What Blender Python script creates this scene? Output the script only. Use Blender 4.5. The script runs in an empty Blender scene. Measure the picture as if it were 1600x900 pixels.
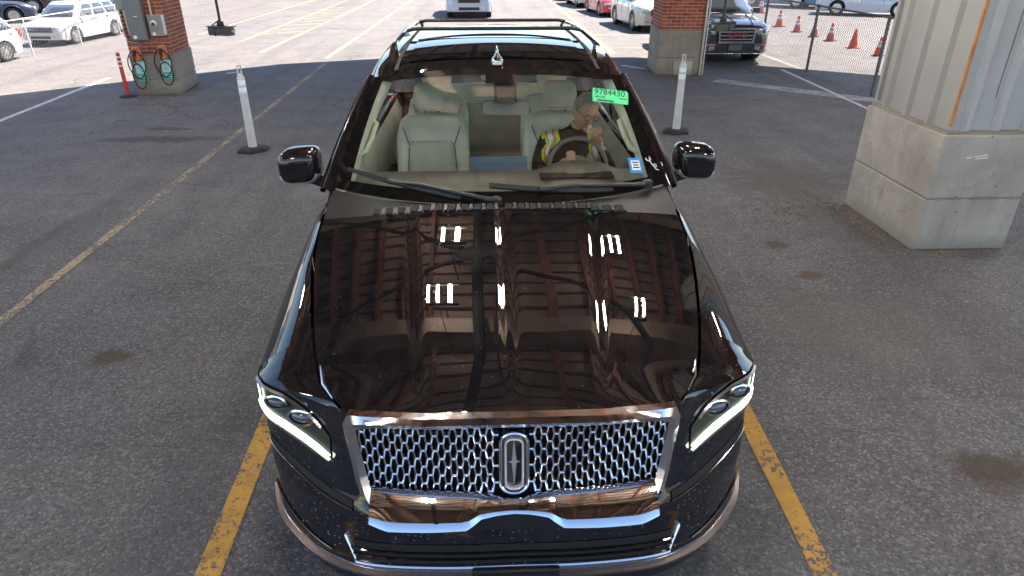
import bpy, bmesh, math, random
import numpy as np
from mathutils import Vector, Matrix, Quaternion
random.seed(7); rng = np.random.default_rng(7)
PI = math.pi; R = math.radians
scene = bpy.context.scene
col = scene.collection
# ------------------------------------------------------------------ camera
cd = bpy.data.cameras.new('camera'); cam = bpy.data.objects.new('camera', cd); col.objects.link(cam)
cd.sensor_width = 36.0; cd.lens = 1037.0 / 1600.0 * 36.0
cd.clip_start = 0.05; cd.clip_end = 2000
cam.location = (-0.08, 0.0, 2.544); cam.rotation_euler = (R(90 - 27.04), 0, R(-2.28))
scene.camera = cam
# ------------------------------------------------------------------ sky, sun, exposure
SUN = Vector((0.52, 0.42, 0.95)).normalized()
world = bpy.data.worlds.new('World'); scene.world = world; world.use_nodes = True
wn = world.node_tree.nodes; wl = world.node_tree.links; wn.clear()
sky = wn.new('ShaderNodeTexSky'); sky.sky_type = 'NISHITA'; sky.sun_disc = False
sky.sun_elevation = math.asin(SUN.z); sky.sun_rotation = math.atan2(SUN.x, SUN.y)
sky.air_density = 1.0; sky.dust_density = 0.3
bg = wn.new('ShaderNodeBackground'); bg.inputs['Strength'].default_value = 0.08
wo = wn.new('ShaderNodeOutputWorld')
wl.new(sky.outputs[0], bg.inputs['Color']); wl.new(bg.outputs[0], wo.inputs['Surface'])
sd = bpy.data.lights.new('sun', 'SUN'); so = bpy.data.objects.new('sun', sd); col.objects.link(so)
sd.energy = 5.0; sd.angle = R(0.55); sd.color = (1.0, 0.87, 0.74)
so.rotation_euler = (-SUN).to_track_quat('-Z', 'Y').to_euler(); so.location = (20, 20, 40)
scene.view_settings.view_transform = 'Standard'; scene.view_settings.look = 'None'
scene.view_settings.exposure = 2.15; scene.view_settings.gamma = 1.0
scene.view_settings.use_curve_mapping = False
cy = scene.cycles
cy.use_denoising = True; cy.max_bounces = 8; cy.diffuse_bounces = 4; cy.glossy_bounces = 5
cy.transparent_max_bounces = 24; cy.transmission_bounces = 6
cy.caustics_reflective = False; cy.caustics_refractive = False; cy.sample_clamp_indirect = 6.0

# ------------------------------------------------------------------ materials
M = {}
def pm(name, c, rough=.5, metal=0., coat=0., var=0., vs=6., bump=0., bs=40., spec=.5, emit=None, es=0., rvar=0., detail=6):
    m = bpy.data.materials.new(name); m.use_nodes = True; t = m.node_tree; n = t.nodes; l = t.links
    b = n['Principled BSDF']
    b.inputs['Base Color'].default_value = (*c, 1); b.inputs['Roughness'].default_value = rough
    b.inputs['Metallic'].default_value = metal; b.inputs['Coat Weight'].default_value = coat
    b.inputs['Coat Roughness'].default_value = .03; b.inputs['Specular IOR Level'].default_value = spec
    if emit: b.inputs['Emission Color'].default_value = (*emit, 1); b.inputs['Emission Strength'].default_value = es
    if var or bump or rvar:
        tc = n.new('ShaderNodeTexCoord')
        if var or rvar:
            nz = n.new('ShaderNodeTexNoise'); nz.inputs['Scale'].default_value = vs; nz.inputs['Detail'].default_value = detail
            l.new(tc.outputs['Object'], nz.inputs['Vector'])
        if var:
            mx = n.new('ShaderNodeMix'); mx.data_type = 'RGBA'
            mx.inputs[6].default_value = (*[max(0, v * (1 - var)) for v in c], 1)
            mx.inputs[7].default_value = (*[min(1, v * (1 + var)) for v in c], 1)
            cr = n.new('ShaderNodeMapRange'); cr.inputs[1].default_value = .3; cr.inputs[2].default_value = .7
            l.new(nz.outputs['Fac'], cr.inputs[0]); l.new(cr.outputs[0], mx.inputs[0]); l.new(mx.outputs[2], b.inputs['Base Color'])
        if rvar:
            cr2 = n.new('ShaderNodeMapRange'); cr2.inputs[1].default_value = .3; cr2.inputs[2].default_value = .7
            cr2.inputs[3].default_value = max(.02, rough - rvar); cr2.inputs[4].default_value = rough + rvar
            l.new(nz.outputs['Fac'], cr2.inputs[0]); l.new(cr2.outputs[0], b.inputs['Roughness'])
        if bump:
            nb = n.new('ShaderNodeTexNoise'); nb.inputs['Scale'].default_value = bs; nb.inputs['Detail'].default_value = 5
            l.new(tc.outputs['Object'], nb.inputs['Vector'])
            bp = n.new('ShaderNodeBump'); bp.inputs['Strength'].default_value = bump; bp.inputs['Distance'].default_value = .01
            l.new(nb.outputs['Fac'], bp.inputs['Height']); l.new(bp.outputs[0], b.inputs['Normal'])
    M[name] = m; return m

def glass(name, tint, ior=1.5, gloss=(1, 1, 1), rough=0.0):
    m = bpy.data.materials.new(name); m.use_nodes = True; t = m.node_tree; n = t.nodes; l = t.links; n.clear()
    o = n.new('ShaderNodeOutputMaterial'); mx = n.new('ShaderNodeMixShader'); fr = n.new('ShaderNodeFresnel')
    ge = n.new('ShaderNodeNewGeometry'); ri = n.new('ShaderNodeMapRange'); ri.inputs[3].default_value = ior; ri.inputs[4].default_value = 1 / ior   # same mirror strength from both sides of a thin pane
    l.new(ge.outputs['Backfacing'], ri.inputs[0]); l.new(ri.outputs[0], fr.inputs['IOR'])
    tr = n.new('ShaderNodeBsdfTransparent'); tr.inputs[0].default_value = (*tint, 1)
    gl = n.new('ShaderNodeBsdfGlossy'); gl.inputs[0].default_value = (*gloss, 1); gl.inputs['Roughness'].default_value = rough
    l.new(fr.outputs[0], mx.inputs[0]); l.new(tr.outputs[0], mx.inputs[1]); l.new(gl.outputs[0], mx.inputs[2])
    l.new(mx.outputs[0], o.inputs[0]); M[name] = m; return m

class NT:
    """small helper to chain math nodes"""
    def __init__(s, mat): s.t = mat.node_tree; s.n = s.t.nodes; s.l = s.t.links
    def node(s, ty, ins=None, **kw):
        nd = s.n.new(ty)
        for k, v in kw.items(): setattr(nd, k, v)
        for k, v in (ins or {}).items():
            if hasattr(v, 'node'): s.l.new(v, nd.inputs[k])
            else: nd.inputs[k].default_value = v
        return nd
    def math(s, op, a, b=0., c=None, clamp=False):
        d = {0: a, 1: b}
        if c is not None: d[2] = c
        nd = s.node('ShaderNodeMath', d, operation=op); nd.use_clamp = clamp; return nd.outputs[0]
    def mix(s, f, a, b):
        nd = s.n.new('ShaderNodeMix'); nd.data_type = 'RGBA'
        for k, v in ((0, f), (6, a), (7, b)):
            if hasattr(v, 'node'): s.l.new(v, nd.inputs[k])
            else: nd.inputs[k].default_value = v if k == 0 else (*v, 1)
        return nd.outputs[2]
    def rng(s, v, a, b, c=0., d=1.):
        return s.node('ShaderNodeMapRange', {0: v, 1: a, 2: b, 3: c, 4: d}).outputs[0]
    def noise(s, vec, scale, detail=4, rough=.55, dist=0.):
        return s.node('ShaderNodeTexNoise', {'Vector': vec, 'Scale': scale, 'Detail': detail, 'Roughness': rough, 'Distortion': dist}).outputs['Fac']

# asphalt of the yard: stony grain, worn brownish patches, oil marks and mud spots
def asphalt():
    m = bpy.data.materials.new('asphalt'); m.use_nodes = True; g = NT(m); b = g.n['Principled BSDF']
    P = g.node('ShaderNodeTexCoord').outputs['Object']
    vor = g.node('ShaderNodeTexVoronoi', {'Vector': P, 'Scale': 75.}); stone = vor.outputs['Distance']
    stonecol = g.node('ShaderNodeSeparateColor', {0: vor.outputs['Color']}).outputs[0]
    grain = g.noise(P, 160., 3, .7)
    big = g.noise(P, .35, 5, .6); mid = g.noise(P, 1.6, 6, .62)
    sx = g.node('ShaderNodeMapping', {'Vector': P, 'Scale': (.25, 1.6, 1.)}).outputs[0]
    streak = g.noise(sx, 1.1, 6, .65, .4)
    c = g.mix(g.rng(big, .35, .65), (.098, .097, .104), (.130, .125, .124))
    c = g.mix(g.math('MULTIPLY', g.rng(mid, .45, .75), .55), c, (.070, .067, .069))
    c = g.mix(g.math('MULTIPLY', g.rng(streak, .52, .74), .45), c, (.165, .152, .140))
    # stones
    c = g.mix(g.math('MULTIPLY', g.rng(stonecol, .72, .95), .52), c, (.29, .265, .265))
    c = g.mix(g.math('MULTIPLY', g.rng(stonecol, .32, .05), .5), c, (.025, .025, .028))
    c = g.mix(g.math('MULTIPLY', g.rng(grain, .5, .7), .35), c, (.03, .03, .032))
    # dark cracks / seams running across the lanes
    wv = g.node('ShaderNodeMapping', {'Vector': P, 'Scale': (.12, 1., 1.)}).outputs[0]
    wn_ = g.noise(wv, .8, 7, .6, .3)
    seam = g.math('LESS_THAN', g.math('ABSOLUTE', g.math('SUBTRACT', wn_, .5)), .0035)
    c = g.mix(g.math('MULTIPLY', g.math('MULTIPLY', seam, g.rng(mid, .45, .6)), .35), c, (.03, .027, .027))
    ty_ = g.node('ShaderNodeMapping', {'Vector': P, 'Scale': (1.1, .07, 1.)}).outputs[0]
    c = g.mix(g.math('MULTIPLY', g.rng(g.noise(ty_, 1.3, 5, .6), .50, .68), .45), c, (.060, .058, .061))
    cv = g.node('ShaderNodeTexVoronoi', {'Vector': g.node('ShaderNodeVectorMath', {0: P, 1: g.node('ShaderNodeTexNoise', {'Vector': P, 'Scale': 1.1, 'Detail': 5.}).outputs['Color']}, operation='ADD').outputs[0], 'Scale': .42}, feature='DISTANCE_TO_EDGE')
    crk = g.math('MULTIPLY', g.rng(cv.outputs['Distance'], .010, .003), g.rng(g.noise(P, .22, 3), .50, .58))
    c = g.mix(g.math('MULTIPLY', crk, .6), c, (.028, .026, .026))
    ov = g.node('ShaderNodeTexVoronoi', {'Vector': P, 'Scale': 1.7}); op = g.node('ShaderNodeSeparateColor', {0: ov.outputs['Color']})
    drip = g.math('MULTIPLY', g.math('GREATER_THAN', op.outputs[0], .70), g.math('LESS_THAN', g.math('ADD', ov.outputs['Distance'], g.math('MULTIPLY', g.math('SUBTRACT', g.noise(P, 14., 4), .5), .12)), g.math('MULTIPLY', op.outputs[1], .075)))
    c = g.mix(g.math('MULTIPLY', drip, .55), c, (.038, .035, .036))
    # single marks: (x, y, rx, ry, colour, amount)
    wob = g.math('MULTIPLY', g.math('SUBTRACT', g.noise(P, 4., 8, .72), .5), 3.0)
    sep = g.node('ShaderNodeSeparateXYZ', {0: P})
    marks = [(-2.74, 4.01, .13, .11, (.055, .036, .018), .8), (2.72, 5.8, .12, .10, (.060, .042, .02), .8), (2.73, 5.12, .12, .10, (.07, .046, .02), .85),
             (2.68, 2.68, .26, .17, (.05, .035, .018), .85), (3.0, 2.6, .2, .1, (.06, .044, .022), .7),
             (-4.98, 10.1, .95, .20, (.035, .033, .034), .75), (-5.09, 10.75, .4, .12, (.03, .03, .03), .7),
             (-4.45, 6.1, .10, .9, (.06, .045, .03), .5), (3.6, 7.7, .8, .9, (.075, .058, .045), .6), (-1.3, 12.6, 1.3, .3, (.04, .04, .042), .5),
             (2.9, 4.2, 1.0, .8, (.10, .085, .075), .4)]
    for x, y, rx, ry, mc, am in marks:
        dx = g.math('DIVIDE', g.math('SUBTRACT', sep.outputs[0], x), rx); dy = g.math('DIVIDE', g.math('SUBTRACT', sep.outputs[1], y), ry)
        r2 = g.math('ADD', g.math('MULTIPLY', dx, dx), g.math('MULTIPLY', dy, dy))
        f = g.rng(g.math('ADD', g.math('SQRT', r2), wob), 1.15, .55)
        c = g.mix(g.math('MULTIPLY', f, am), c, mc)
    g.l.new(c, b.inputs['Base Color'])
    g.l.new(g.rng(mid, .3, .7, .78, .95), b.inputs['Roughness'])
    h = g.math('ADD', g.math('MULTIPLY', g.math('SUBTRACT', 1., stone), .7), g.math('MULTIPLY', grain, .5))
    h = g.math('ADD', h, g.math('MULTIPLY', mid, 2.0))
    bp = g.node('ShaderNodeBump', {'Height': h, 'Strength': .8, 'Distance': .008})
    g.l.new(bp.outputs[0], b.inputs['Normal']); M['asphalt'] = m
asphalt()

def worn_paint(name, c, wear=.5, under=(.10, .095, .097)):
    m = bpy.data.materials.new(name); m.use_nodes = True; g = NT(m); b = g.n['Principled BSDF']
    P = g.node('ShaderNodeTexCoord').outputs['Object']
    a = g.noise(P, 28., 6, .75); a2 = g.noise(P, 2.2, 4, .6); vo = g.node('ShaderNodeTexVoronoi', {'Vector': P, 'Scale': 75.})
    s = g.math('ADD', g.math('ADD', a, g.math('MULTIPLY', g.math('SUBTRACT', a2, .5), .5)), g.math('MULTIPLY', g.math('SUBTRACT', vo.outputs['Distance'], .4), .12))
    f = g.rng(s, wear - .03, wear + .05)
    cc = g.mix(g.rng(g.noise(P, 9., 4), .35, .65), tuple(v * .78 for v in c), c)
    cc = g.mix(f, cc, under)
    g.l.new(cc, b.inputs['Base Color']); b.inputs['Roughness'].default_value = .8
    bp = g.node('ShaderNodeBump', {'Height': g.math('SUBTRACT', g.math('SUBTRACT', 1., vo.outputs['Distance']), f), 'Strength': .5, 'Distance': .006})
    g.l.new(bp.outputs[0], b.inputs['Normal']); M[name] = m
worn_paint('yellow_paint', (.56, .31, .055), .58)
worn_paint('old_yellow_paint', (.40, .31, .19), .51, (.10, .095, .094))
worn_paint('lot_yellow_paint', (.46, .36, .17), .50, (.12, .11, .105))
worn_paint('white_paint', (.62, .61, .62), .60)
worn_paint('strip_paint', (.36, .35, .37), .56)

def concrete(name, c):
    m = bpy.data.materials.new(name); m.use_nodes = True; g = NT(m); b = g.n['Principled BSDF']
    P = g.node('ShaderNodeTexCoord').outputs['Object']
    n1 = g.noise(P, 2.2, 6, .6, .5); n2 = g.noise(P, 22., 5, .7)
    vs_ = g.node('ShaderNodeMapping', {'Vector': P, 'Scale': (3., 3., .5)}).outputs[0]; n3 = g.noise(vs_, 2.4, 5, .65)
    cc = g.mix(g.rng(n1, .35, .65), tuple(v * .80 for v in c), tuple(min(1, v * 1.12) for v in c))
    cc = g.mix(g.math('MULTIPLY', g.rng(n3, .52, .75), .45), cc, (c[0] * .62, c[1] * .56, c[2] * .47))
    cc = g.mix(g.math('MULTIPLY', g.rng(n2, .55, .75), .35), cc, tuple(v * .6 for v in c))
    pv = g.node('ShaderNodeTexVoronoi', {'Vector': P, 'Scale': 7.5}).outputs['Distance']
    pit = g.math('LESS_THAN', pv, .085)
    blot = g.rng(g.noise(P, 4.2, 7, .72, 1.2), .56, .66)
    cc = g.mix(g.math('MULTIPLY', blot, .38), cc, tuple(v * .55 for v in c))
    cc = g.mix(g.math('MULTIPLY', g.rng(g.node('ShaderNodeSeparateXYZ', {0: P}).outputs[2], .16, .0), g.rng(n1, .3, .6, .2, .7)), cc, (c[0] * .42, c[1] * .39, c[2] * .36))
    cc = g.mix(g.math('MULTIPLY', pit, .7), cc, tuple(v * .3 for v in c))
    g.l.new(cc, b.inputs['Base Color']); b.inputs['Roughness'].default_value = .9
    h = g.math('SUBTRACT', g.math('ADD', g.math('MULTIPLY', n2, .5), n1), g.math('MULTIPLY', pit, 1.2))
    bp = g.node('ShaderNodeBump', {'Height': h, 'Strength': .45, 'Distance': .01}); g.l.new(bp.outputs[0], b.inputs['Normal']); M[name] = m
concrete('concrete', (.36, .34, .31)); concrete('concrete_dark', (.27, .24, .20)); concrete('gutter_concrete', (.33, .32, .33))

# black car paint under clear coat with fine dust specks
def car_paint(name, c, dust=.5, metal=0.):
    m = bpy.data.materials.new(name); m.use_nodes = True; g = NT(m); b = g.n['Principled BSDF']
    P = g.node('ShaderNodeTexCoord').outputs['Object']
    vo = g.node('ShaderNodeTexVoronoi', {'Vector': P, 'Scale': 42., 'Randomness': 1.}); d = vo.outputs['Distance']
    pick = g.node('ShaderNodeSeparateColor', {0: vo.outputs['Color']}).outputs[1]
    spot = g.math('MULTIPLY', g.math('LESS_THAN', d, .13), g.math('GREATER_THAN', pick, .72 - .2 * dust))
    patch = g.rng(g.noise(P, 2.4, 4), .35, .7)
    spot = g.math('MULTIPLY', g.math('MULTIPLY', spot, patch), dust)
    film = g.math('MULTIPLY', g.rng(g.noise(P, 14., 6, .7), .40, .8), .05 * dust)
    cc = g.mix(g.math('ADD', g.math('MULTIPLY', spot, .5), film), c, (.34, .31, .28))
    g.l.new(cc, b.inputs['Base Color']); b.inputs['Metallic'].default_value = metal
    b.inputs['Roughness'].default_value = .4; b.inputs['Specular IOR Level'].default_value = 0.; b.inputs['Coat Weight'].default_value = 1.0; b.inputs['Coat IOR'].default_value = 1.62
    g.l.new(g.math('ADD', g.math('MULTIPLY', spot, .4), .010), b.inputs['Coat Roughness']); M[name] = m
car_paint('black_paint', (.0045, .0045, .006), .6)
car_paint('fascia_paint', (.006, .0065, .012), 1.0)
# bumper: road splash and mud
def mud(name):
    m = M['fascia_paint'].copy(); m.name = name; g = NT(m); b = g.n['Principled BSDF']
    P = g.node('ShaderNodeTexCoord').outputs['Object']; old = b.inputs['Base Color'].links[0].from_socket
    f = g.rng(g.noise(P, 3.2, 5, .7, .8), .60, .68); z = g.node('ShaderNodeSeparateXYZ', {0: P}).outputs[2]
    low = g.math('MULTIPLY', g.rng(z, .72, .55), g.rng(z, .36, .44))
    sx = g.node('ShaderNodeMapping', {'Vector': P, 'Scale': (1.2, 1., 3.)}).outputs[0]
    vo = g.node('ShaderNodeTexVoronoi', {'Vector': sx, 'Scale': 34.}); s2 = g.math('MULTIPLY', g.math('LESS_THAN', vo.outputs['Distance'], .2), g.math('GREATER_THAN', g.node('ShaderNodeSeparateColor', {0: vo.outputs['Color']}).outputs[0], .62))
    cc = g.mix(g.math('MULTIPLY', s2, g.math('MULTIPLY', g.rng(z, .95, .5), .42)), old, (.42, .42, .44))
    cc = g.mix(g.math('MULTIPLY', g.math('MULTIPLY', f, low), .55), cc, (.16, .095, .045))
    g.l.new(cc, b.inputs['Base Color']); M[name] = m
mud('bumper_paint')

pm('chrome', (.70, .70, .73), .09, 1.0, rvar=.04, vs=30)
pm('satin', (.62, .62, .65), .25, 1.0)
pm('silver_paint', (.50, .50, .52), .3, .2, coat=.5)
pm('dark_chrome', (.30, .29, .28), .15, 1.0)
pm('black_plastic', (.014, .014, .016), .45, bump=.1, bs=300, var=.3, vs=20)
pm('matte_black', (.006, .006, .007), .8)
pm('gloss_black', (.005, .005, .006), .06, coat=1.)
pm('rubber', (.018, .018, .019), .75, var=.3, vs=12)
pm('leather', (.66, .67, .58), .5, var=.08, vs=9, bump=.15, bs=220)
pm('leather_dark', (.52, .53, .46), .55, var=.1, vs=9)
pm('trim_light', (.74, .76, .64), .65, var=.05, vs=10)
pm('dash', (.20, .19, .165), .6, var=.12, vs=14, bump=.1, bs=260)
pm('seam', (.10, .10, .095), .8)
pm('blue_cloth', (.10, .16, .26), .7)
pm('drl', (.9, .95, .9), .3, emit=(.84, 1.0, .76), es=2.0)
pm('lamp_dark', (.012, .013, .015), .35, .0, spec=.15, var=.2, vs=12)
pm('lamp_satin', (.28, .28, .30), .3, 1.0)
pm('chrome_beam', (.72, .76, .80), .05, 1.0, rvar=.03, vs=30)
pm('lens', (.07, .09, .12), .05, .0, coat=1.)
glass('windshield_glass', (.80, .84, .79), 1.95)
glass('clear_glass', (.95, .96, .96), 1.18)
glass('side_glass', (.90, .92, .88), 1.45)
glass('dark_tint', (.62, .62, .58), 1.45)
pm('roof_glass', (.004, .005, .007), .03, coat=1., spec=0.)
M['roof_glass'].node_tree.nodes['Principled BSDF'].inputs['Coat Tint'].default_value = (.62, .85, .95, 1)
pm('frit', (.006, .006, .006), .08, coat=.6, spec=.1)
pm('green_label', (.10, .72, .30), .5); pm('ink', (.01, .01, .012), .6); pm('white_print', (.80, .80, .80), .6)
pm('blue_label', (.03, .25, .55), .5); pm('red_print', (.55, .02, .03), .4)
# place
pm('brick_red', (.29, .062, .032), .85, var=.25, vs=7, bump=.4, bs=60)
pm('brick_dark', (.20, .043, .028), .85, var=.25, vs=7, bump=.4, bs=60)
pm('brick_orange', (.34, .088, .042), .85, var=.25, vs=7, bump=.4, bs=60)
pm('mortar', (.44, .37, .31), .95, var=.15, vs=20, bump=.3, bs=80)
pm('deck_metal', (.31, .205, .14), .6, .0, var=.25, vs=1.5)
pm('deck_gap', (.03, .02, .015), .8)
pm('purlin_red', (.20, .065, .035), .6, var=.25, vs=3)
pm('beam_tan', (.27, .19, .135), .6, var=.15, vs=2)
pm('brace_black', (.004, .004, .004), .9)
pm('tube_light', (1, 1, 1), .3, emit=(1., .93, .85), es=52.)
pm('fixture_white', (.6, .6, .58), .5)
pm('cladding', (.30, .295, .28), .45, var=.07, vs=2.5, rvar=.1)
pm('cladding_blue', (.36, .38, .405), .42, var=.07, vs=2.5, rvar=.1)
pm('rust_trim', (.40, .17, .05), .7, var=.35, vs=9)
pm('grey_box', (.16, .17, .175), .5, var=.08, vs=5, rvar=.1)
pm('grey_box_light', (.24, .245, .24), .5, var=.08, vs=5)
pm('conduit', (.50, .49, .46), .4, .4, var=.12, vs=12)
pm('galvanised', (.34, .35, .37), .45, .7, var=.15, vs=10)
pm('galv_white', (.62, .62, .64), .5, .3, var=.12, vs=10)
pm('fence_dark', (.10, .105, .12), .5, .5, var=.2, vs=10)
pm('charger_orange', (.72, .16, .03), .45, var=.1, vs=12)
pm('cable_black', (.008, .008, .009), .5)
pm('sign_teal', (.12, .55, .42), .5, var=.06, vs=8); pm('sign_pale', (.55, .78, .70), .5, var=.05, vs=9); pm('sign_green', (.01, .32, .20), .5)
pm('bollard_white', (.52, .53, .54), .5, var=.10, vs=7, rvar=.1, bump=.05, bs=90)
pm('reflective', (.74, .86, .92), .3, .0, var=.05, vs=40)
pm('cone_orange', (.72, .065, .008), .6, var=.12, vs=8)
pm('red_post', (.50, .03, .025), .55, var=.18, vs=10)
pm('camera_grey', (.045, .046, .047), .5, var=.15, vs=15)
pm('dirt', (.34, .17, .085), .95, var=.35, vs=1.2, bump=.8, bs=6)
pm('wall_white', (.58, .58, .56), .6, var=.1, vs=1.)
pm('wall_gap', (.10, .10, .11), .7, var=.2, vs=2.)
for nm, c in {'car_white': (.50, .50, .50), 'car_black': (.012, .013, .016), 'car_navy': (.02, .03, .06), 'car_silver': (.50, .49, .46), 'car_red': (.48, .02, .025),
              'car_grey': (.07, .08, .09), 'car_blue': (.05, .16, .30), 'car_teal': (.05, .22, .26), 'car_lightblue': (.42, .48, .56), 'car_slate': (.022, .030, .042)}.items():
    pm(nm, c, .3, .0 if nm == 'car_white' else .25, coat=1., rvar=.03, vs=8)
pm('car_glass', (.035, .045, .06), .04, coat=1.)
pm('tail_red', (.42, .01, .012), .15, coat=1.); pm('head_clear', (.62, .66, .70), .08, .5, coat=1.); pm('amber', (.7, .2, .02), .2)
pm('alloy', (.55, .55, .56), .25, .9)
pm('plate', (.09, .095, .11), .5)

# ------------------------------------------------------------------ mesh helpers
class MB:
    def __init__(s): s.v = []; s.f = []
    def add(s, vs, fs):
        o = len(s.v); s.v += [tuple(p) for p in vs]; s.f += [tuple(i + o for i in f) for f in fs]; return s
    def box(s, c, d, rz=0., rx=0., ry=0.):
        m = Matrix.Translation(c) @ Matrix.Rotation(rz, 4, 'Z') @ Matrix.Rotation(ry, 4, 'Y') @ Matrix.Rotation(rx, 4, 'X')
        x, y, z = (k / 2 for k in d)
        vs = [m @ Vector(p) for p in ((-x, -y, -z), (x, -y, -z), (x, y, -z), (-x, y, -z), (-x, -y, z), (x, -y, z), (x, y, z), (-x, y, z))]
        return s.add(vs, [(0, 3, 2, 1), (4, 5, 6, 7), (0, 1, 5, 4), (1, 2, 6, 5), (2, 3, 7, 6), (3, 0, 4, 7)])
    def ring(s, rings, closed=True, cap=(True, True)):
        n = len(rings[0]); vs = [p for r in rings for p in r]; fs = []
        for i in range(len(rings) - 1):
            for j in range(n if closed else n - 1):
                k = (j + 1) % n; fs.append((i * n + j, i * n + k, (i + 1) * n + k, (i + 1) * n + j))
        if cap[0]: fs.append(tuple(range(n - 1, -1, -1)))
        if cap[1]: fs.append(tuple((len(rings) - 1) * n + j for j in range(n)))
        return s.add(vs, fs)
    def tube(s, path, r, n=8, cap=True):
        path = [Vector(p) for p in path]; rr = r if isinstance(r, (list, tuple)) else [r] * len(path); rings = []
        up = None
        for i, p in enumerate(path):
            d = (path[min(i + 1, len(path) - 1)] - path[max(i - 1, 0)]).normalized()
            if up is None: up = d.orthogonal().normalized()
            up = (up - d * up.dot(d));
            up = up.normalized() if up.length > 1e-6 else d.orthogonal().normalized()
            sd_ = d.cross(up)
            rings.append([p + (up * math.cos(a) + sd_ * math.sin(a)) * rr[i] for a in (2 * PI * k / n for k in range(n))])
        return s.ring(rings, cap=(cap, cap))
    def lathe(s, prof, n=16, c=(0, 0, 0), axis='Z', cap=True):
        rings = []
        for r, h in prof:
            ring = []
            for k in range(n):
                a = 2 * PI * k / n; p = (r * math.cos(a), r * math.sin(a), h)
                if axis == 'X': p = (p[2], p[0], p[1])
                if axis == 'Y': p = (p[0], p[2], -p[1])
                ring.append((p[0] + c[0], p[1] + c[1], p[2] + c[2]))
            rings.append(ring)
        return s.ring(rings, cap=(cap, cap))
    def grid(s, pts, flip=False):
        a, b = len(pts), len(pts[0]); vs = [p for r in pts for p in r]
        fs = [((i * b + j), (i * b + j + 1), ((i + 1) * b + j + 1), ((i + 1) * b + j)) for i in range(a - 1) for j in range(b - 1)]
        if flip: fs = [f[::-1] for f in fs]
        return s.add(vs, fs)
    def prism(s, poly, d0, d1, plane='XZ'):
        f = {'XZ': lambda p, d: (p[0], d, p[1]), 'XY': lambda p, d: (p[0], p[1], d), 'YZ': lambda p, d: (d, p[0], p[1])}[plane]
        return s.ring([[f(p, d0) for p in poly], [f(p, d1) for p in poly]])
    def tf(s, m): s.v = [tuple(m @ Vector(p)) for p in s.v]; return s
    def build(s, name, mat, parent=None, smooth=True, ang=35, loc=None, fix=True, thick=0.):
        me = bpy.data.meshes.new(name); me.from_pydata(s.v, [], s.f)
        if fix:
            bm = bmesh.new(); bm.from_mesh(me); bmesh.ops.recalc_face_normals(bm, faces=bm.faces); bm.to_mesh(me); bm.free()
        me.materials.append(M[mat] if isinstance(mat, str) else mat)
        if smooth:
            me.shade_smooth(); me.set_sharp_from_angle(angle=R(ang))
        o = bpy.data.objects.new(name, me); col.objects.link(o)
        if thick:
            md = o.modifiers.new('thickness', 'SOLIDIFY'); md.thickness = thick; md.offset = -1
        if parent: o.parent = parent
        if loc: o.location = loc
        return o
def tag(o, label=None, cat=None, group=None, kind=None):
    if label: o['label'] = label
    if cat: o['category'] = cat
    if group: o['group'] = group
    if kind: o['kind'] = kind
    return o
def thing(name, label, cat, loc=(0, 0, 0), rz=0., group=None, kind=None):
    o = bpy.data.objects.new(name, None); o.empty_display_size = .2; col.objects.link(o)
    o.location = loc; o.rotation_euler = (0, 0, rz); return tag(o, label, cat, group, kind)
def copy_tree(o, parent=None):
    c = o.copy(); col.objects.link(c); c.parent = parent
    for ch in [k for k in ALL_CHILDREN(o)]: copy_tree(ch, c)
    return c
def ALL_CHILDREN(o): return list(o.children)
def text(name, body, size, mat, parent, loc, rot, extrude=.001, sx=1.):
    cu = bpy.data.curves.new(name, 'FONT'); cu.body = body; cu.size = size; cu.extrude = extrude; cu.align_x = 'CENTER'; cu.align_y = 'CENTER'
    t = bpy.data.objects.new(name, cu); col.objects.link(t)
    dg = bpy.context.evaluated_depsgraph_get(); me = bpy.data.meshes.new_from_object(t.evaluated_get(dg))
    bpy.data.objects.remove(t); bpy.data.curves.remove(cu); me.materials.clear(); me.materials.append(M[mat])
    o = bpy.data.objects.new(name, me); col.objects.link(o); o.parent = parent; o.location = loc; o.rotation_euler = rot; o.scale = (sx, 1, 1); return o
def lerp(a, b, t): return a + (b - a) * t
def itp(x, xs, ys): return float(np.interp(x, xs, ys))
def sstep(a, b, x):
    t = min(1, max(0, (x - a) / (b - a))); return t * t * (3 - 2 * t)
def smooth_itp(x, xs, ys):
    """monotone-ish cubic (Catmull-Rom) interpolation"""
    n = len(xs)
    if x <= xs[0]: return ys[0]
    if x >= xs[-1]: return ys[-1]
    i = max(k for k in range(n - 1) if xs[k] <= x); h = xs[i + 1] - xs[i]; t = (x - xs[i]) / h
    def sl(k):
        if k == 0: return (ys[1] - ys[0]) / (xs[1] - xs[0])
        if k == n - 1: return (ys[-1] - ys[-2]) / (xs[-1] - xs[-2])
        return (ys[k + 1] - ys[k - 1]) / (xs[k + 1] - xs[k - 1])
    m0, m1 = sl(i) * h, sl(i + 1) * h
    return (2*t**3-3*t**2+1)*ys[i] + (t**3-2*t**2+t)*m0 + (-2*t**3+3*t**2)*ys[i+1] + (t**3-t**2)*m1
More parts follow.
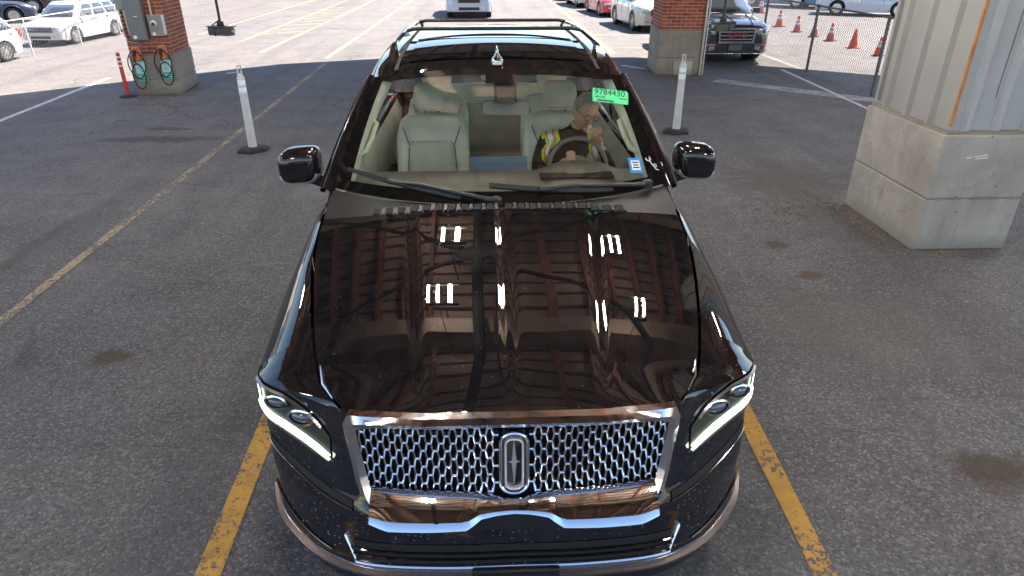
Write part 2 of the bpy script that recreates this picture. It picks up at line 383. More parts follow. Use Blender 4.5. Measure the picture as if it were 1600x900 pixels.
# ================================================================== SETTING
g = MB().grid([[(-300 + 600 * i / 12, -300 + 700 * j / 12, 0) for j in range(13)] for i in range(13)])
ground = tag(g.build('ground', 'asphalt', smooth=False, fix=False), kind='structure')
if ground.data.polygons[0].normal.z < 0: ground.data.flip_normals()
def line(name, x0, y0, x1, y1, w, mat, z=.004, seg=.5, wob=.008):
    L = math.hypot(x1 - x0, y1 - y0); n = max(2, int(L / seg)); dx, dy = (x1 - x0) / L, (y1 - y0) / L
    rows = []
    for i in range(n + 1):
        t = i / n; a = w / 2 + random.uniform(-wob, wob); b = w / 2 + random.uniform(-wob, wob); x, y = lerp(x0, x1, t), lerp(y0, y1, t)
        rows.append([(x - dy * -a, y + dx * -a, z), (x + dy * -b, y - dx * -b, z)])
    o = MB().grid(rows).build(name, mat, ground, smooth=False, fix=False)
    if o.data.polygons[0].normal.z < 0: o.data.flip_normals()
    return o
line('parking_line', -3.80, 3.6, -4.06, 17.6, .10, 'old_yellow_paint')
line('parking_line', -1.36, 1.2, -1.50, 6.6, .115, 'yellow_paint')
line('parking_line', 1.40, 1.2, 1.52, 4.1, .115, 'yellow_paint')
line('parking_line', -8.05, 9.8, -8.42, 15.6, .11, 'white_paint')
line('parking_line', 6.95, 16.1, 6.72, 11.2, .10, 'white_paint', z=.008)
line('painted_strip', 4.95, 14.75, 7.35, 12.4, .45, 'strip_paint', seg=.25, wob=.03)
line('parking_line', -6.0, 16.05, -5.75, 16.35, .10, 'white_paint', seg=.15, wob=.03)
line('parking_line', 3.3, 16.9, 3.75, 16.3, .12, 'white_paint', seg=.2, wob=.03)
for xa, xb, ya, yb in [(-4.2, -4.0, 18.4, 60), (-6.25, -6.05, 19.5, 60), (-7.6, -7.7, 22, 60), (-9.6, -9.6, 24, 70), (3.45, 3.75, 19.0, 55), (5.0, 5.2, 17.6, 22)]:
    line('parking_line', xa, ya, xb, yb, .14, 'lot_yellow_paint', seg=1.)
for k in range(9):
    y = 24 + k * 1.4; line('parking_line', -7.5, y, -6.2, y + 1.0, .12, 'lot_yellow_paint')
for y in (20.2, 23.5):
    line('parking_line', 3.6, y, 5.1, y - .1, .13, 'lot_yellow_paint')
# loose grit lying along the foot of the columns
gr = MB()
for (cx_, cy_, sx_, sy_, n) in [(3.78, 6.3, .10, .75, 260), (4.3, 5.5, .5, .06, 160), (3.2, 6.8, .5, .5, 120), (-6.4, 13.5, .5, .1, 80), (4.3, 15.1, .6, .1, 80)]:
    for k in range(n):
        x, y = random.gauss(cx_, sx_ * .6), random.gauss(cy_, sy_ * .6); s = random.uniform(.004, .013)
        gr.box((x, y, .004 + s * .4), (s * 2, s * random.uniform(1, 2), s), rz=random.uniform(0, 3))
tag(gr.build('grit', 'concrete_dark', smooth=False), 'loose grey grit scattered at the foot of the columns', 'grit', kind='stuff')

# ------------------------------------------------------------------ canopy (its underside mirrors in the paint)
ZC = 5.3
SH = Vector((SUN.x, SUN.y)) / SUN.z * ZC
edge_sh = [(-17, 7.6), (-9.5, 13.6), (-5.25, 17.3), (-2.7, 18.2), (3.75, 18.1), (6.86, 16.35), (8.8, 15.0), (13.5, 12.2)]
edge = [(x + SH.x, y + SH.y) for x, y in edge_sh]
XL, XR, YB = -8.6, 12.6, -3.0
edge = [(XL, itp(XL, [e[0] for e in edge], [e[1] for e in edge]))] + [e for e in edge if XL + .1 < e[0] < XR - .1] + [(XR, itp(XR, [e[0] for e in edge], [e[1] for e in edge]))]
ex, ey = [e[0] for e in edge], [e[1] for e in edge]
canopy = thing('canopy', 'large metal roof over the lanes, mirrored in the dark car paint', 'canopy', (0, 0, 0))
def xr_at(y):
    xs = [x for x in np.linspace(XL, XR, 400) if itp(x, ex, ey) >= y]
    return (xs[0], xs[-1]) if xs else None
dk = MB(); dg_ = MB(); y = YB
while y < max(ey):
    e = xr_at(y + .46)
    if e and e[1] - e[0] > .3:
        dk.box(((e[0] + e[1]) / 2, y + .175, ZC + .03), (e[1] - e[0], .335, .02)); dg_.box(((e[0] + e[1]) / 2, y + .39, ZC + .065), (e[1] - e[0], .09, .03))
    y += .44
dk.build('roof_deck', 'deck_metal', canopy, smooth=False); dg_.build('deck_joint', 'deck_gap', canopy, smooth=False)
MB().prism([(XL, YB)] + edge + [(XR, YB)], ZC + .085, ZC + .16, 'XY').build('roof_sheet', 'deck_metal', canopy, smooth=False)
fa = MB()
pe = [(XL, YB)] + edge + [(XR, YB), (XL, YB)]
for (xa, ya), (xb, yb) in zip(pe[:-1], pe[1:]):
    L = math.hypot(xb - xa, yb - ya); fa.box(((xa + xb) / 2, (ya + yb) / 2, ZC - .02), (L + .05, .08, .5), rz=math.atan2(yb - ya, xb - xa))
fa.build('fascia_board', 'cladding', canopy, smooth=False)
x = XL + .5
while x < XR:
    yt = itp(x, ex, ey) - .1
    p = MB(); p.box((x, (YB + yt) / 2, ZC - .09), (.05, yt - YB, .2)); p.box((x, (YB + yt) / 2, ZC - .195), (.085, yt - YB, .02))
    p.build('purlin', 'purlin_red', canopy, smooth=False); x += .64
for yb_ in (.6, 5.0, 9.6, 14.2):
    e = xr_at(yb_)
    if e: MB().box(((e[0] + e[1]) / 2, yb_, ZC - .36), (e[1] - e[0] - .2, .24, .30)).build('beam', 'beam_tan', canopy, smooth=False)
# black pipe and rod bracing that meet at a hub
HUB = (-.36, 7.1, ZC - .62)
MB().tube([(HUB[0], YB + .1, HUB[2]), (HUB[0], 17.5, HUB[2])], .07, 8).build('pipe', 'brace_black', canopy)
MB().lathe([(.08, -.06), (.22, -.05), (.26, 0), (.22, .05), (.08, .07)], 16, HUB).build('hub', 'brace_black', canopy)
for hx, hy in ((HUB[0], 7.1), (HUB[0], 12.9), (HUB[0], 1.3)):
    for sx in (-1, 1):
        for sy in (-1, 1):
            MB().tube([(hx + sx * .2, hy + sy * .2, HUB[2]), (hx + sx * 3.9, hy + sy * 2.75, HUB[2] + .1)], .055, 6).build('brace', 'brace_black', canopy)
def lamp(x, y, n, i):
    t = thing('strip_light', LAMPS[i], 'light', (x, y, ZC - 1.2), 0, 'strip lights under the canopy')
    for sy in (-.27, .27):
        MB().box((0, sy, .02), (.16 * n, .03, .05)).build('holder', 'camera_grey', t, smooth=False)
        MB().tube([(0, sy, .0455), (0, sy, 1.15)], .006, 6).build('hanger', 'camera_grey', t)
    for k in range(n):
        MB().tube([((k - (n - 1) / 2) * .16, -.25, 0), ((k - (n - 1) / 2) * .16, .25, 0)], .022, 8).build('tube', 'tube_light', t)
LAMPS = ['twin tube strip light mirrored high on the left half of the bonnet', 'twin tube strip light mirrored high on the right half of the bonnet',
         'triple tube strip light mirrored low on the left half of the bonnet', 'twin tube strip light mirrored low on the right half of the bonnet',
         'twin tube strip light mirrored at the left of the roof front',
         'twin tube strip light mirrored at the bonnet front edge, left', 'twin tube strip light mirrored at the bonnet front edge, right']
for i, (x, y, n) in enumerate([(-.62, 7.0, 2), (1.9, 6.8, 2), (-.74, 5.15, 3), (2.2, 4.9, 2), (-1.2, 8.9, 2), (-.45, 1.9, 2), (1.6, 1.9, 2)]): lamp(x, y, n, i)
for x, y in [(-6.2, 3.0), (-6.2, 8.0), (-6.2, 13.0), (6.6, 2.0), (6.6, 7.0), (6.6, 12.0), (-3.4, -1.2), (4.2, -1.2), (10.0, 5.5), (10.0, 10.5)]:  # unseen extra fixtures, added to light the floor more evenly
    LAMPS.append('added unseen triple tube fill light over the %s lane, %s under the canopy' % ('charger' if x < -5 else 'car\'s left' if x < 0 else 'car\'s right' if x < 5 else 'clad column' if x < 9 else 'fence', 'behind the camera' if y < 0 else 'near the front' if y < 4 else 'midway' if y < 9 else 'near the far edge')); lamp(x, y, 3, -1)

# ------------------------------------------------------------------ brick columns
BW, BH, BD = .205, .058, .05
def brick_mesh(w):
    b = MB().box((0, 0, 0), (w, BD, BH)); me = bpy.data.meshes.new('brick'); bm = bmesh.new()
    me.from_pydata(b.v, [], b.f); bm.from_mesh(me); bmesh.ops.bevel(bm, geom=bm.edges[:], offset=.004, segments=1, affect='EDGES'); bmesh.ops.recalc_face_normals(bm, faces=bm.faces)
    bm.to_mesh(me); bm.free(); return me
BRK = {}
for w_ in ('full', 'half'):
    for mt_ in ('brick_red', 'brick_dark', 'brick_orange'):
        me = brick_mesh(BW if w_ == 'full' else BW / 2 - .006); me.materials.append(M[mt_]); BRK[w_, mt_] = me
def column(name, label, loc, rz, W, D, hb, inner, course=.071):
    t = thing(name, label, 'column', loc, rz)      # local: front-left corner at 0, front face y=0, +y away
    b = MB(); b.box((W / 2, D / 2, hb * .19), (W + .05, D + .05, hb * .38)); b.box((W / 2, D / 2, hb * .69 + .004), (W + .05, D + .05, hb * .62 - .016))
    b.box((W / 2, D / 2, hb * .38), (W + .03, D + .03, .02))
    o = b.build('concrete_base', 'concrete_dark', t, smooth=False)
    md = o.modifiers.new('edge', 'BEVEL'); md.width = .012; md.segments = 2
    MB().box((W / 2, D / 2, (hb + ZC - .5) / 2), (W - .012, D - .012, ZC - .5 - hb)).build('mortar_core', 'mortar', t, smooth=False)
    rest = MB(); nb = 0
    def face(orig, ux, L, nrm, single, zmax):
        nonlocal nb
        z = hb + .04; k = 0
        while z < (ZC - .55):
            off = 0 if k % 2 == 0 else -BW / 2 - .006
            x = off
            while x < L - .02:
                a, e = max(0, x), min(L, x + BW)
                w = e - a
                if w > .04:
                    c = Vector(orig) + Vector(ux) * ((a + e) / 2) + Vector((0, 0, z)) - Vector(nrm) * (BD / 2 - .004 + random.uniform(-.0025, .0025))
                    rot = math.atan2(ux[1], ux[0])
                    if single and z < zmax:
                        mt_ = random.choices(('brick_red', 'brick_dark', 'brick_orange'), (6, 2, 2))[0]
                        full = w > BW * .75
                        o = bpy.data.objects.new('brick', BRK['full' if full else 'half', mt_]); col.objects.link(o); o.parent = t
                        o.location = c; o.rotation_euler = (0, 0, rot); bw = BW if full else BW / 2 - .006; o.scale = (w / bw, 1, 1); nb += 1
                    else: rest.box(c, (w, BD, BH), rz=rot)
                x += BW + .012
            z += course; k += 1
    face((0, 0, 0), (1, 0, 0), W, (0, -1, 0), True, 2.05)
    if inner > 0: face((W, 0, 0), (0, 1, 0), D, (1, 0, 0), True, 2.05); face((0, 0, 0), (0, 1, 0), D, (-1, 0, 0), False, 0)
    else: face((0, 0, 0), (0, 1, 0), D, (-1, 0, 0), True, 2.05); face((W, 0, 0), (0, 1, 0), D, (1, 0, 0), False, 0)
    face((0, D, 0), (1, 0, 0), W, (0, 1, 0), False, 0)
    r = rest.build('brickwork', 'brick_red', t, smooth=False); r['kind'] = 'stuff'
    return t
LC = column('brick_column', 'red brick column with concrete foot, grey electrical boxes and orange chargers', (-6.84, 13.60, 0), R(6), .76, 1.15, .74, 1)
RC = column('brick_column', 'red brick column with tall concrete foot in front of the dark blue-grey SUV', (3.84, 15.55, 0), R(-3), .99, 1.15, .95, -1)
MB().tube([(.955, -.06, 0), (.955, -.06, ZC - .6)], .022, 8).build('conduit', 'conduit', RC)
MB().tube([(1.015, -.055, 0), (1.015, -.055, ZC - .6)], .016, 8).build('conduit', 'conduit', RC)
d = MB(); d.box((.56, -.035, .15), (.42, .05, .3)); d.build('mud_splash_board', 'concrete', RC, smooth=False)

# big near column: concrete plinth in two lifts, ribbed sheet cladding above
BX, BY, BWD, BDP, BHH = 3.93, 5.62, .90, 1.30, 1.09
big = thing('clad_column', 'pale ribbed metal clad column on a broad concrete plinth at right', 'column', (BX, BY, 0), 0)
def slab(z0, z1, ins=0.): 
    return MB().box((BWD / 2, BDP / 2, (z0 + z1) / 2), (BWD - ins, BDP - ins, z1 - z0))
for z0, z1 in ((0, .50), (.512, BHH)):
    o = slab(z0, z1).build('concrete_block', 'concrete', big, smooth=False); md = o.modifiers.new('edge', 'BEVEL'); md.width = .012; md.segments = 2
slab(.49, .525, .016).build('joint', 'concrete_dark', big, smooth=False)
slab(BHH + .0005, BHH + .03, .05).build('ledge', 'concrete_dark', big, smooth=False)
def ribbed(p0, ux, L, nrm, pitch, mat, name):
    p0, ux, nrm = Vector(p0), Vector(ux), Vector(nrm); prof = [(0, 0)]; x = pitch * .35
    while x < L - .05:
        for a, h in ((0, 0), (.018, .045), (.062, .045), (.08, 0)):
            if x + a < L: prof.append((x + a, h))
        x += pitch
    prof.append((L, 0)); z0, z1 = BHH + .02, ZC - .4
    g_ = MB().grid([[p0 + ux * a + nrm * h + Vector((0, 0, z)) for a, h in prof] for z in (z0, z1)])
    return g_.build(name, mat, big, ang=10, thick=.0)
i_ = .07
MB().box((BWD / 2, BDP / 2, (BHH + ZC) / 2), (BWD - 2 * i_ - .01, BDP - 2 * i_ - .01, ZC - BHH - .6)).build('core', 'galvanised', big, smooth=False)
ribbed((i_, i_, 0), (1, 0, 0), BWD - 2 * i_, (0, -1, 0), .27, 'cladding_blue', 'cladding_panel')
ribbed((i_, BDP - i_, 0), (0, -1, 0), BDP - 2 * i_, (-1, 0, 0), .36, 'cladding', 'cladding_panel')
ribbed((BWD - i_, i_, 0), (0, 1, 0), BDP - 2 * i_, (1, 0, 0), .36, 'cladding', 'cladding_panel')
for xx in (.40, .67):
    MB().box((xx, i_ - .0035, (BHH + ZC) / 2), (.004, .004, ZC - BHH - .6)).build('panel_seam', 'wall_gap', big, smooth=False)
tr = MB(); zc_ = (BHH + ZC - .5) / 2
tr.box((i_ - .004, i_ - .012, zc_ + .02), (.022, .020, ZC - .6 - BHH)); tr.build('corner_trim', 'rust_trim', big, smooth=False)
MB().box((i_ - .02, BDP - i_, zc_ + .02), (.04, .04, ZC - .6 - BHH)).build('corner_trim', 'cladding', big, smooth=False)
sc_ = MB()
for (x, z, l_, a) in ((.36, .90, .17, .18), (.40, .885, .11, .10), (.30, .893, .08, .05)):
    sc_.box((x, -.0015, z), (l_, .003, .007), ry=-a)
sc_.build('scratch', 'white_print', big, smooth=False)
js = MB()
for x0_, x1_ in ((.06, .16), (.22, .33), (.42, .70), (.78, .88)):
    js.box(((x0_ + x1_) / 2, -.002, .506), (x1_ - x0_, .008, .012))
    js.lathe([(.016, 0), (.012, .006)], 8, (x0_ + .05, -.001, .506), 'Y')
js.build('form_tie_marks', 'concrete_dark', big, smooth=False)

# ------------------------------------------------------------------ equipment on the left column (own frame = column frame)
def on_col(p):
    return LC.matrix_basis @ Vector(p)
from mathutils import Euler
LCM = Matrix.Translation(LC.location) @ Euler((0, 0, R(6))).to_matrix().to_4x4()
def colthing(name, label, cat, p, group=None):
    q = LCM @ Vector(p); return thing(name, label, cat, q, R(6), group)
e = colthing('electrical_cabinet', 'tall dark grey electrical cabinet on the front of the brick column', 'cabinet', (.30, -.004, 1.02))
o = MB().box((0, -.09, .42), (.30, .18, .84)).build('body', 'grey_box', e, smooth=False); md = o.modifiers.new('e', 'BEVEL'); md.width = .012; md.segments = 2
MB().box((0, -.184, .42), (.262, .010, .79)).build('door', 'grey_box', e, smooth=False)
MB().lathe([(.034, 0), (.034, .004)], 14, (-.06, -.196, .06), 'Y').build('badge', 'white_print', e)
MB().box((.02, -.191, .42), (.07, .004, .014)).build('nameplate', 'white_print', e, smooth=False)
e = colthing('meter_box', 'grey electric meter box with round glass dial on brick column', 'meter', (.615, -.004, 1.08))
o = MB().box((0, -.06, .19), (.25, .12, .37)).build('body', 'grey_box_light', e, smooth=False); md = o.modifiers.new('e', 'BEVEL'); md.width = .01; md.segments = 2
MB().lathe([(.062, 0), (.066, -.02), (.05, -.05), (.02, -.058)], 18, (-.02, -.12, .22), 'Y').build('dial', 'galv_white', e)
MB().lathe([(.035, 0), (.035, -.006)], 14, (-.02, -.178, .22), 'Y').build('dial_face', 'camera_grey', e)
MB().lathe([(.034, 0), (.034, -.004)], 14, (-.05, -.121, .045), 'Y').build('badge', 'white_print', e)
MB().box((.135, -.062, .2), (.02, .10, .34)).build('side_cover', 'fixture_white', e, smooth=False)
e = colthing('junction_box', 'small grey junction box high on the left edge of brick column', 'box', (.08, -.004, 1.55))
MB().box((0, -.06, .17), (.16, .12, .34)).build('body', 'grey_box', e, smooth=False)
MB().box((0, -.123, .17), (.13, .006, .30)).build('lid', 'grey_box_light', e, smooth=False)
e = colthing('conduit_run', 'pale conduit pipes rising between boxes on the brick column', 'conduit', (0, -.004, .9))
MB().tube([(.10, -.05, .66), (.11, -.05, .28), (.12, -.05, .2)], .026, 8).build('pipe', 'conduit', e)
MB().tube([(.13, -.04, .16), (.20, -.04, .13), (.26, -.04, .13)], .02, 8).build('elbow', 'conduit', e)
MB().tube([(.0, -.03, 1.4), (.0, -.03, .2), (.03, -.03, .1), (.10, -.03, .07), (.2, -.03, .07)], .012, 8).build('wire_pipe', 'conduit', e)
MB().tube([(.56, -.04, .55), (.56, -.04, 1.8)], .022, 8).build('pipe', 'conduit', e)
def charger(x, z, lab, slab_, tilt):
    e = colthing('charging_station', lab, 'charger', (x, -.006, z), 'orange chargers on the brick column')
    pr = []
    for k in range(20):
        a = 2 * PI * k / 20; pr.append((.075 * abs(math.cos(a)) ** .6 * (1 if math.cos(a) > 0 else -1), .12 + .125 * abs(math.sin(a)) ** .7 * (1 if math.sin(a) > 0 else -1)))
    o = MB().prism(pr, 0, -.08).build('body', 'charger_orange', e, ang=40); md = o.modifiers.new('e', 'BEVEL'); md.width = .012; md.segments = 2
    MB().prism([(p[0] * 1.13, .12 + (p[1] - .12) * 1.08) for p in pr], 0, -.03).build('back_shell', 'bollard_white', e, ang=40)
    h = MB().box((-.01, -.095, .13), (.05, .04, .10), ry=.3); h.tube([(-.01, -.10, .10), (-.02, -.13, .03), (-.015, -.11, -.02)], .016, 8); h.build('plug', 'cable_black', e)
    pts = []
    for k in range(26):
        t = k / 25; pts.append((.03 + .12 * math.sin(t * PI * 1.15) + .02 * tilt, -.07 - .03 * math.sin(t * 6), -.02 - .50 * math.sin(t * PI) * (1 if t < .6 else .98)))
    pts2 = [(-.01 + .13 * math.sin(2 * PI * k / 24) * (1 - .2 * math.cos(4 * PI * k / 24)), -.085 - .01 * math.sin(k), .20 - .42 * (1 - math.cos(2 * PI * k / 24)) / 2 * 1.25) for k in range(25)]
    pts3 = [(-.02 + .11 * math.sin(2 * PI * k / 30) * (-1) ** (1), -.07, -.05 - .36 * (1 - math.cos(2 * PI * k / 30)) / 2 * 1.3) for k in range(31)]
    c = MB(); c.tube(pts2, .0105, 6); c.tube(pts3 if tilt > 0 else [(p[0] * 1.05 + .03, p[1], p[2] * .92) for p in pts3], .0105, 6); c.build('cable', 'cable_black', e)
    s = colthing('notice_sign', slab_, 'sign', (x + .02, -.034, z - .36), 'teal notices under the chargers')
    MB().box((0, 0, .17), (.19, .012, .36)).build('board', 'sign_teal', s, smooth=False)
    MB().box((0, -.0085, .235), (.165, .004, .21)).build('pale_panel', 'sign_pale', s, smooth=False)
    MB().box((0, -.0085, .055), (.165, .004, .09)).build('green_band', 'sign_green', s, smooth=False)
    st = MB()
    for k in range(6): st.box((random.uniform(-.02, .02), -.0125, .32 - k * .031), (random.uniform(.06, .12), .003, .009))
    st.build('print_lines', 'blue_label', s, smooth=False)
    s2 = MB()
    for k in range(2): s2.box((0, -.0125, .075 - k * .035), (.12, .003, .014))
    s2.build('print_lines', 'white_print', s, smooth=False)
charger(.12, .64, 'orange charger with looped black cable, nearer the red marker post', 'teal and white notice behind the cable nearer the red marker post', 1)
charger(.60, .66, 'orange charger with looped black cable under the round meter', 'teal and white notice behind the cable under the round meter', -1)

# ------------------------------------------------------------------ posts
def delineator(label, x, y, rz):
    t = thing('delineator_post', label, 'bollard', (x, y, 0), rz, 'white delineator posts beside the lane')
    hexa = [(.20 * math.cos(PI / 3 * k + .2) * 1.15, .20 * math.sin(PI / 3 * k + .2) * .95) for k in range(6)]
    o = MB().ring([[(p[0], p[1], 0) for p in hexa], [(p[0], p[1], .03) for p in hexa], [(p[0] * .8, p[1] * .8, .055) for p in hexa], [(p[0] * .35, p[1] * .35, .065) for p in hexa]]).build('base', 'rubber', t, ang=20)
    MB().lathe([(.060, .06), (.058, .3), (.052, .78), (.058, .79), (.058, .80), (.05, .81), (.05, .885), (.057, .89), (.057, .90), (.049, .91), (.048, .985), (.054, .99), (.05, 1.0), (.035, 1.04), (.02, 1.05)], 18).build('tube', 'bollard_white', t, ang=25)
    MB().lathe([(.0525, .815), (.0525, .88)], 18, cap=False).build('reflective_band', 'reflective', t)
    MB().lathe([(.0505, .915), (.0505, .98)], 18, cap=False).build('reflective_band', 'reflective', t)
    h = MB(); h.box((-.022, 0, 1.095), (.014, .03, .11)); h.box((.022, 0, 1.095), (.014, .03, .11)); h.box((0, 0, 1.155), (.058, .03, .016)); h.box((0, 0, 1.05), (.06, .034, .02))
    h.build('handle', 'bollard_white', t, smooth=False)
delineator('white delineator post on black base left of the car, by the faded yellow line', -3.37, 9.4, .5)
delineator('white delineator post on black base right of the car, before the brick column', 2.88, 10.2, .1)
t = thing('marker_post', 'red marker post with pale bands standing beside the charger column', 'bollard', (-6.98, 13.42, 0), 0)
MB().lathe([(.16, 0), (.16, .02), (.12, .035), (.05, .045)], 20).build('base', 'rubber', t)
MB().lathe([(.036, .04), (.034, .8), (.03, .81)], 12).build('post', 'red_post', t)
for z in (.56, .64, .72): MB().lathe([(.0365, z), (.0365, z + .028)], 12, cap=False).build('band', 'white_print', t)

# ------------------------------------------------------------------ hanging cameras
def hung_camera(label, x, y, z, rz):
    t = thing('hanging_camera', label, 'camera', (x, y, z), rz, 'cameras hung from the canopy')
    MB().tube([(0, 0, .11), (0, 0, ZC - z - .1)], .016, 8).build('rod', 'cable_black', t)
    b = MB(); b.box((0, 0, .10), (.06, .05, .03)); b.box((-.03, 0, .075), (.014, .04, .06)); b.box((.03, 0, .075), (.014, .04, .06)); b.tube([(-.05, 0, .07), (.05, 0, .07)], .013, 8); b.build('bracket', 'cable_black', t, smooth=False)
    pr = [(-.056, -.048), (.056, -.048), (.062, .03), (.045, .05), (-.045, .05), (-.062, .03)]
    h = MB().ring([[(-.16, p[0], p[1]) for p in pr], [(.15, p[0], p[1]) for p in pr]]); h.build('housing', 'camera_grey', t, ang=20)
    MB().box((.005, 0, .056), (.36, .135, .008)).build('sun_shield', 'camera_grey', t, smooth=False)
    MB().box((.154, 0, -.002), (.006, .088, .07)).build('front_glass', 'car_glass', t, smooth=False)
    MB().lathe([(.028, .0), (.028, .012), (.02, .016)], 14, (.157, 0, -.002), 'X').build('lens', 'lens', t)
    MB().box((-.06, 0, 0), (.012, .132, .106)).build('strap', 'cable_black', t, smooth=False)
    MB().tube([(-.16, .0, 0), (-.21, .02, -.03), (-.20, .03, .04), (-.1, .02, .09), (-.01, .02, .14)], .007, 6).build('cable', 'cable_black', t)
hung_camera('dark box camera hung on a rod beside the charger column', -3.36, 9.0, 1.63, R(-22))
hung_camera('dark box camera hung on a rod before the blue-grey SUV', 2.98, 9.0, 1.66, R(208))

# ------------------------------------------------------------------ chain link fences
def fence(label, x, ys, h, mat, pitch, wr, group, wires=True, y_end=None, mast=None, pr=.032):
    t = thing('chain_link_fence', label, 'fence', (x, ys[0], 0), 0)
    y0 = ys[0]
    for yy in ys: MB().tube([(0, yy - y0, 0), (0, yy - y0, h + .03)], pr, 8).build('post', mat, t)
    L = ys[-1] - y0; MB().tube([(0, 0, h), (0, L, h)], pr * .65, 6).build('top_rail', mat, t)
    if wires:
        w = MB(); n = int((L + h) / pitch)
        for k in range(-int(h / pitch), int(L / pitch) + 1):
            for sg in (1, -1):
                ya, yb = k * pitch, k * pitch + h; za, zb = .04, h
                if ya < 0: za = .04 + (-ya) * (h - .04) / h; ya = 0
                if yb > L: zb = .04 + (h - .04) * (L - k * pitch) / h; yb = L
                if yb - ya < .02: continue
                if sg < 0: ya, yb = L - ya, L - yb
                d_ = wr
                w.add([(-d_, ya, za), (d_, ya, za), (0, ya - .001, za + d_ * 1.7), (-d_, yb, zb), (d_, yb, zb), (0, yb, zb + d_ * 1.7)], [(0, 1, 4, 3), (1, 2, 5, 4), (2, 0, 3, 5)])
        o = w.build('chain_link_mesh', mast or mat, t, smooth=False, fix=False); o['kind'] = 'stuff'
fence('dark chain link fence running back past the orange cones', 7.42, [10.0, 12.9, 15.8, 18.7, 21.6, 24.5], 1.42, 'fence_dark', .085, .0042, None, mast='galvanised')
fence('pale chain link fence in front of the parked white SUVs', -12.1, [14.6, 16.8, 19.1, 21.5, 23.9, 26.3, 28.7, 31.1], .93, 'galv_white', .13, .0012, None, mast='galvanised', pr=.02)

# cones
def cone(label, x, y, s=1., plain=False):
    t = thing('traffic_cone', label, 'cone', (x, y, 0), random.uniform(0, 1), 'orange cones behind the fence')
    MB().box((0, 0, .012), (.30, .30, .024)).build('base', 'cone_orange' if plain else 'rubber', t, smooth=False)
    MB().lathe([(.125, .024), (.12, .05), (.028, .52), (.022, .525)], 16).build('body', 'cone_orange', t)
    if not plain:
        f = lambda z: .12 - (z - .05) / .47 * .092 + .0015
        for a, b in ((.24, .32), (.36, .41)): MB().lathe([(f(a), a), (f(b), b)], 16, cap=False).build('reflective_collar', 'reflective', t)
    t.scale = (s, s, s)
cone('orange cone nearest the clad column, seen through the fence', 10.48, 18.3, .92)
cone('all orange cone, second from the clad column, no pale collars', 10.57, 19.85, 1.0, True)
cone('orange cone third from the clad column, pale collars', 10.68, 21.5, 1.0)
cone('orange cone partly behind the middle fence post', 10.66, 22.6, 1.0)
cone('orange cone fifth from the clad column', 10.70, 24.0, 1.0)
cone('orange cone sixth from the clad column, beside the dark SUV', 10.8, 25.8, 1.1)
cone('farthest orange cone, above the dark SUV bonnet', 12.3, 31.6, 1.2)

# ------------------------------------------------------------------ far edge of the yard
wb = thing('storage_building', 'long pale building with dark upright ribs beyond the yard', 'building', (-33, 33.5, 0), R(33))
MB().box((15, 3, 2.6), (34, 6, 5.2)).build('wall', 'wall_white', wb, smooth=False)
for k in range(84):
    MB().box((-1.6 + k * .4, -.012, 2.5), (.12, .03, 5.0)).build('rib', 'wall_gap', wb, smooth=False)
MB().box((15, 3, 5.3), (34.6, 6.6, .2)).build('roof', 'galvanised', wb, smooth=False)
dm = MB(); pts = []
for i in range(34):
    row = []
    for j in range(16):
        u, v = i / 33, j / 15; h = 4.2 * math.sin(PI * u) ** .7 * math.sin(PI * v) ** .8 * (.75 + .25 * math.sin(u * 9)) + random.uniform(-.14, .14) * (0 < i < 33 and 0 < j < 15)
        row.append((u * 26, v * 9, max(-.02, h) if 0 < i < 33 and 0 < j < 15 else -.05))
    pts.append(row)
dmo = dm.grid(pts).build('dirt_mound', 'dirt', None, loc=(19.5, 40, 0)); dmo.rotation_euler = (0, 0, R(-14))
tag(dmo, 'orange brown dirt bank behind the far parked cars', 'mound')
bk = thing('back_fence', 'dark rail fence along the foot of the dirt bank', 'fence', (15.5, 35.5, 0), R(-22))
for k in range(9): MB().tube([(k * 2.4, 0, 0), (k * 2.4, 0, 1.7)], .03, 6).build('post', 'fence_dark', bk)
for z in (1.65, .9): MB().tube([(0, 0, z), (19.2, 0, z)], .022, 6).build('rail', 'fence_dark', bk)
# ================================================================== VEHICLES ROUND THE YARD
def wheel_part(parent, x, y, r, w, side, rim='alloy', spokes=10, off=0.):
    """tyre with a rim under it; side = +1 / -1 is the outer side"""
    ty = MB().lathe([(r * .66, -w / 2), (r * .93, -w / 2), (r * .985, -w * .38), (r, -w * .2), (r, w * .2), (r * .985, w * .38), (r * .93, w / 2), (r * .66, w / 2)], 26, axis='X', cap=False).build('wheel', 'rubber', parent, loc=(x, y, r))
    rm = MB(); s = side
    rm.lathe([(r * .66, -w * .3), (r * .67, w * .5 * s), (r * .62, w * .5 * s), (r * .60, w * .22 * s), (.02, w * .20 * s)] if s > 0 else [(.02, w * .20 * s), (r * .60, w * .22 * s), (r * .62, w * .5 * s), (r * .67, w * .5 * s), (r * .66, w * .3)], 24, axis='X', cap=False)
    for k in range(spokes):
        a = 2 * PI * k / spokes
        rm.box((s * w * .36, math.cos(a) * r * .34, math.sin(a) * r * .34), (w * .16, r * .58, r * .09), rx=a)
    rm.lathe([(r * .12, w * .3 * s), (r * .10, w * .47 * s)], 12, axis='X')
    rm.build('rim', rim, ty)
    return ty

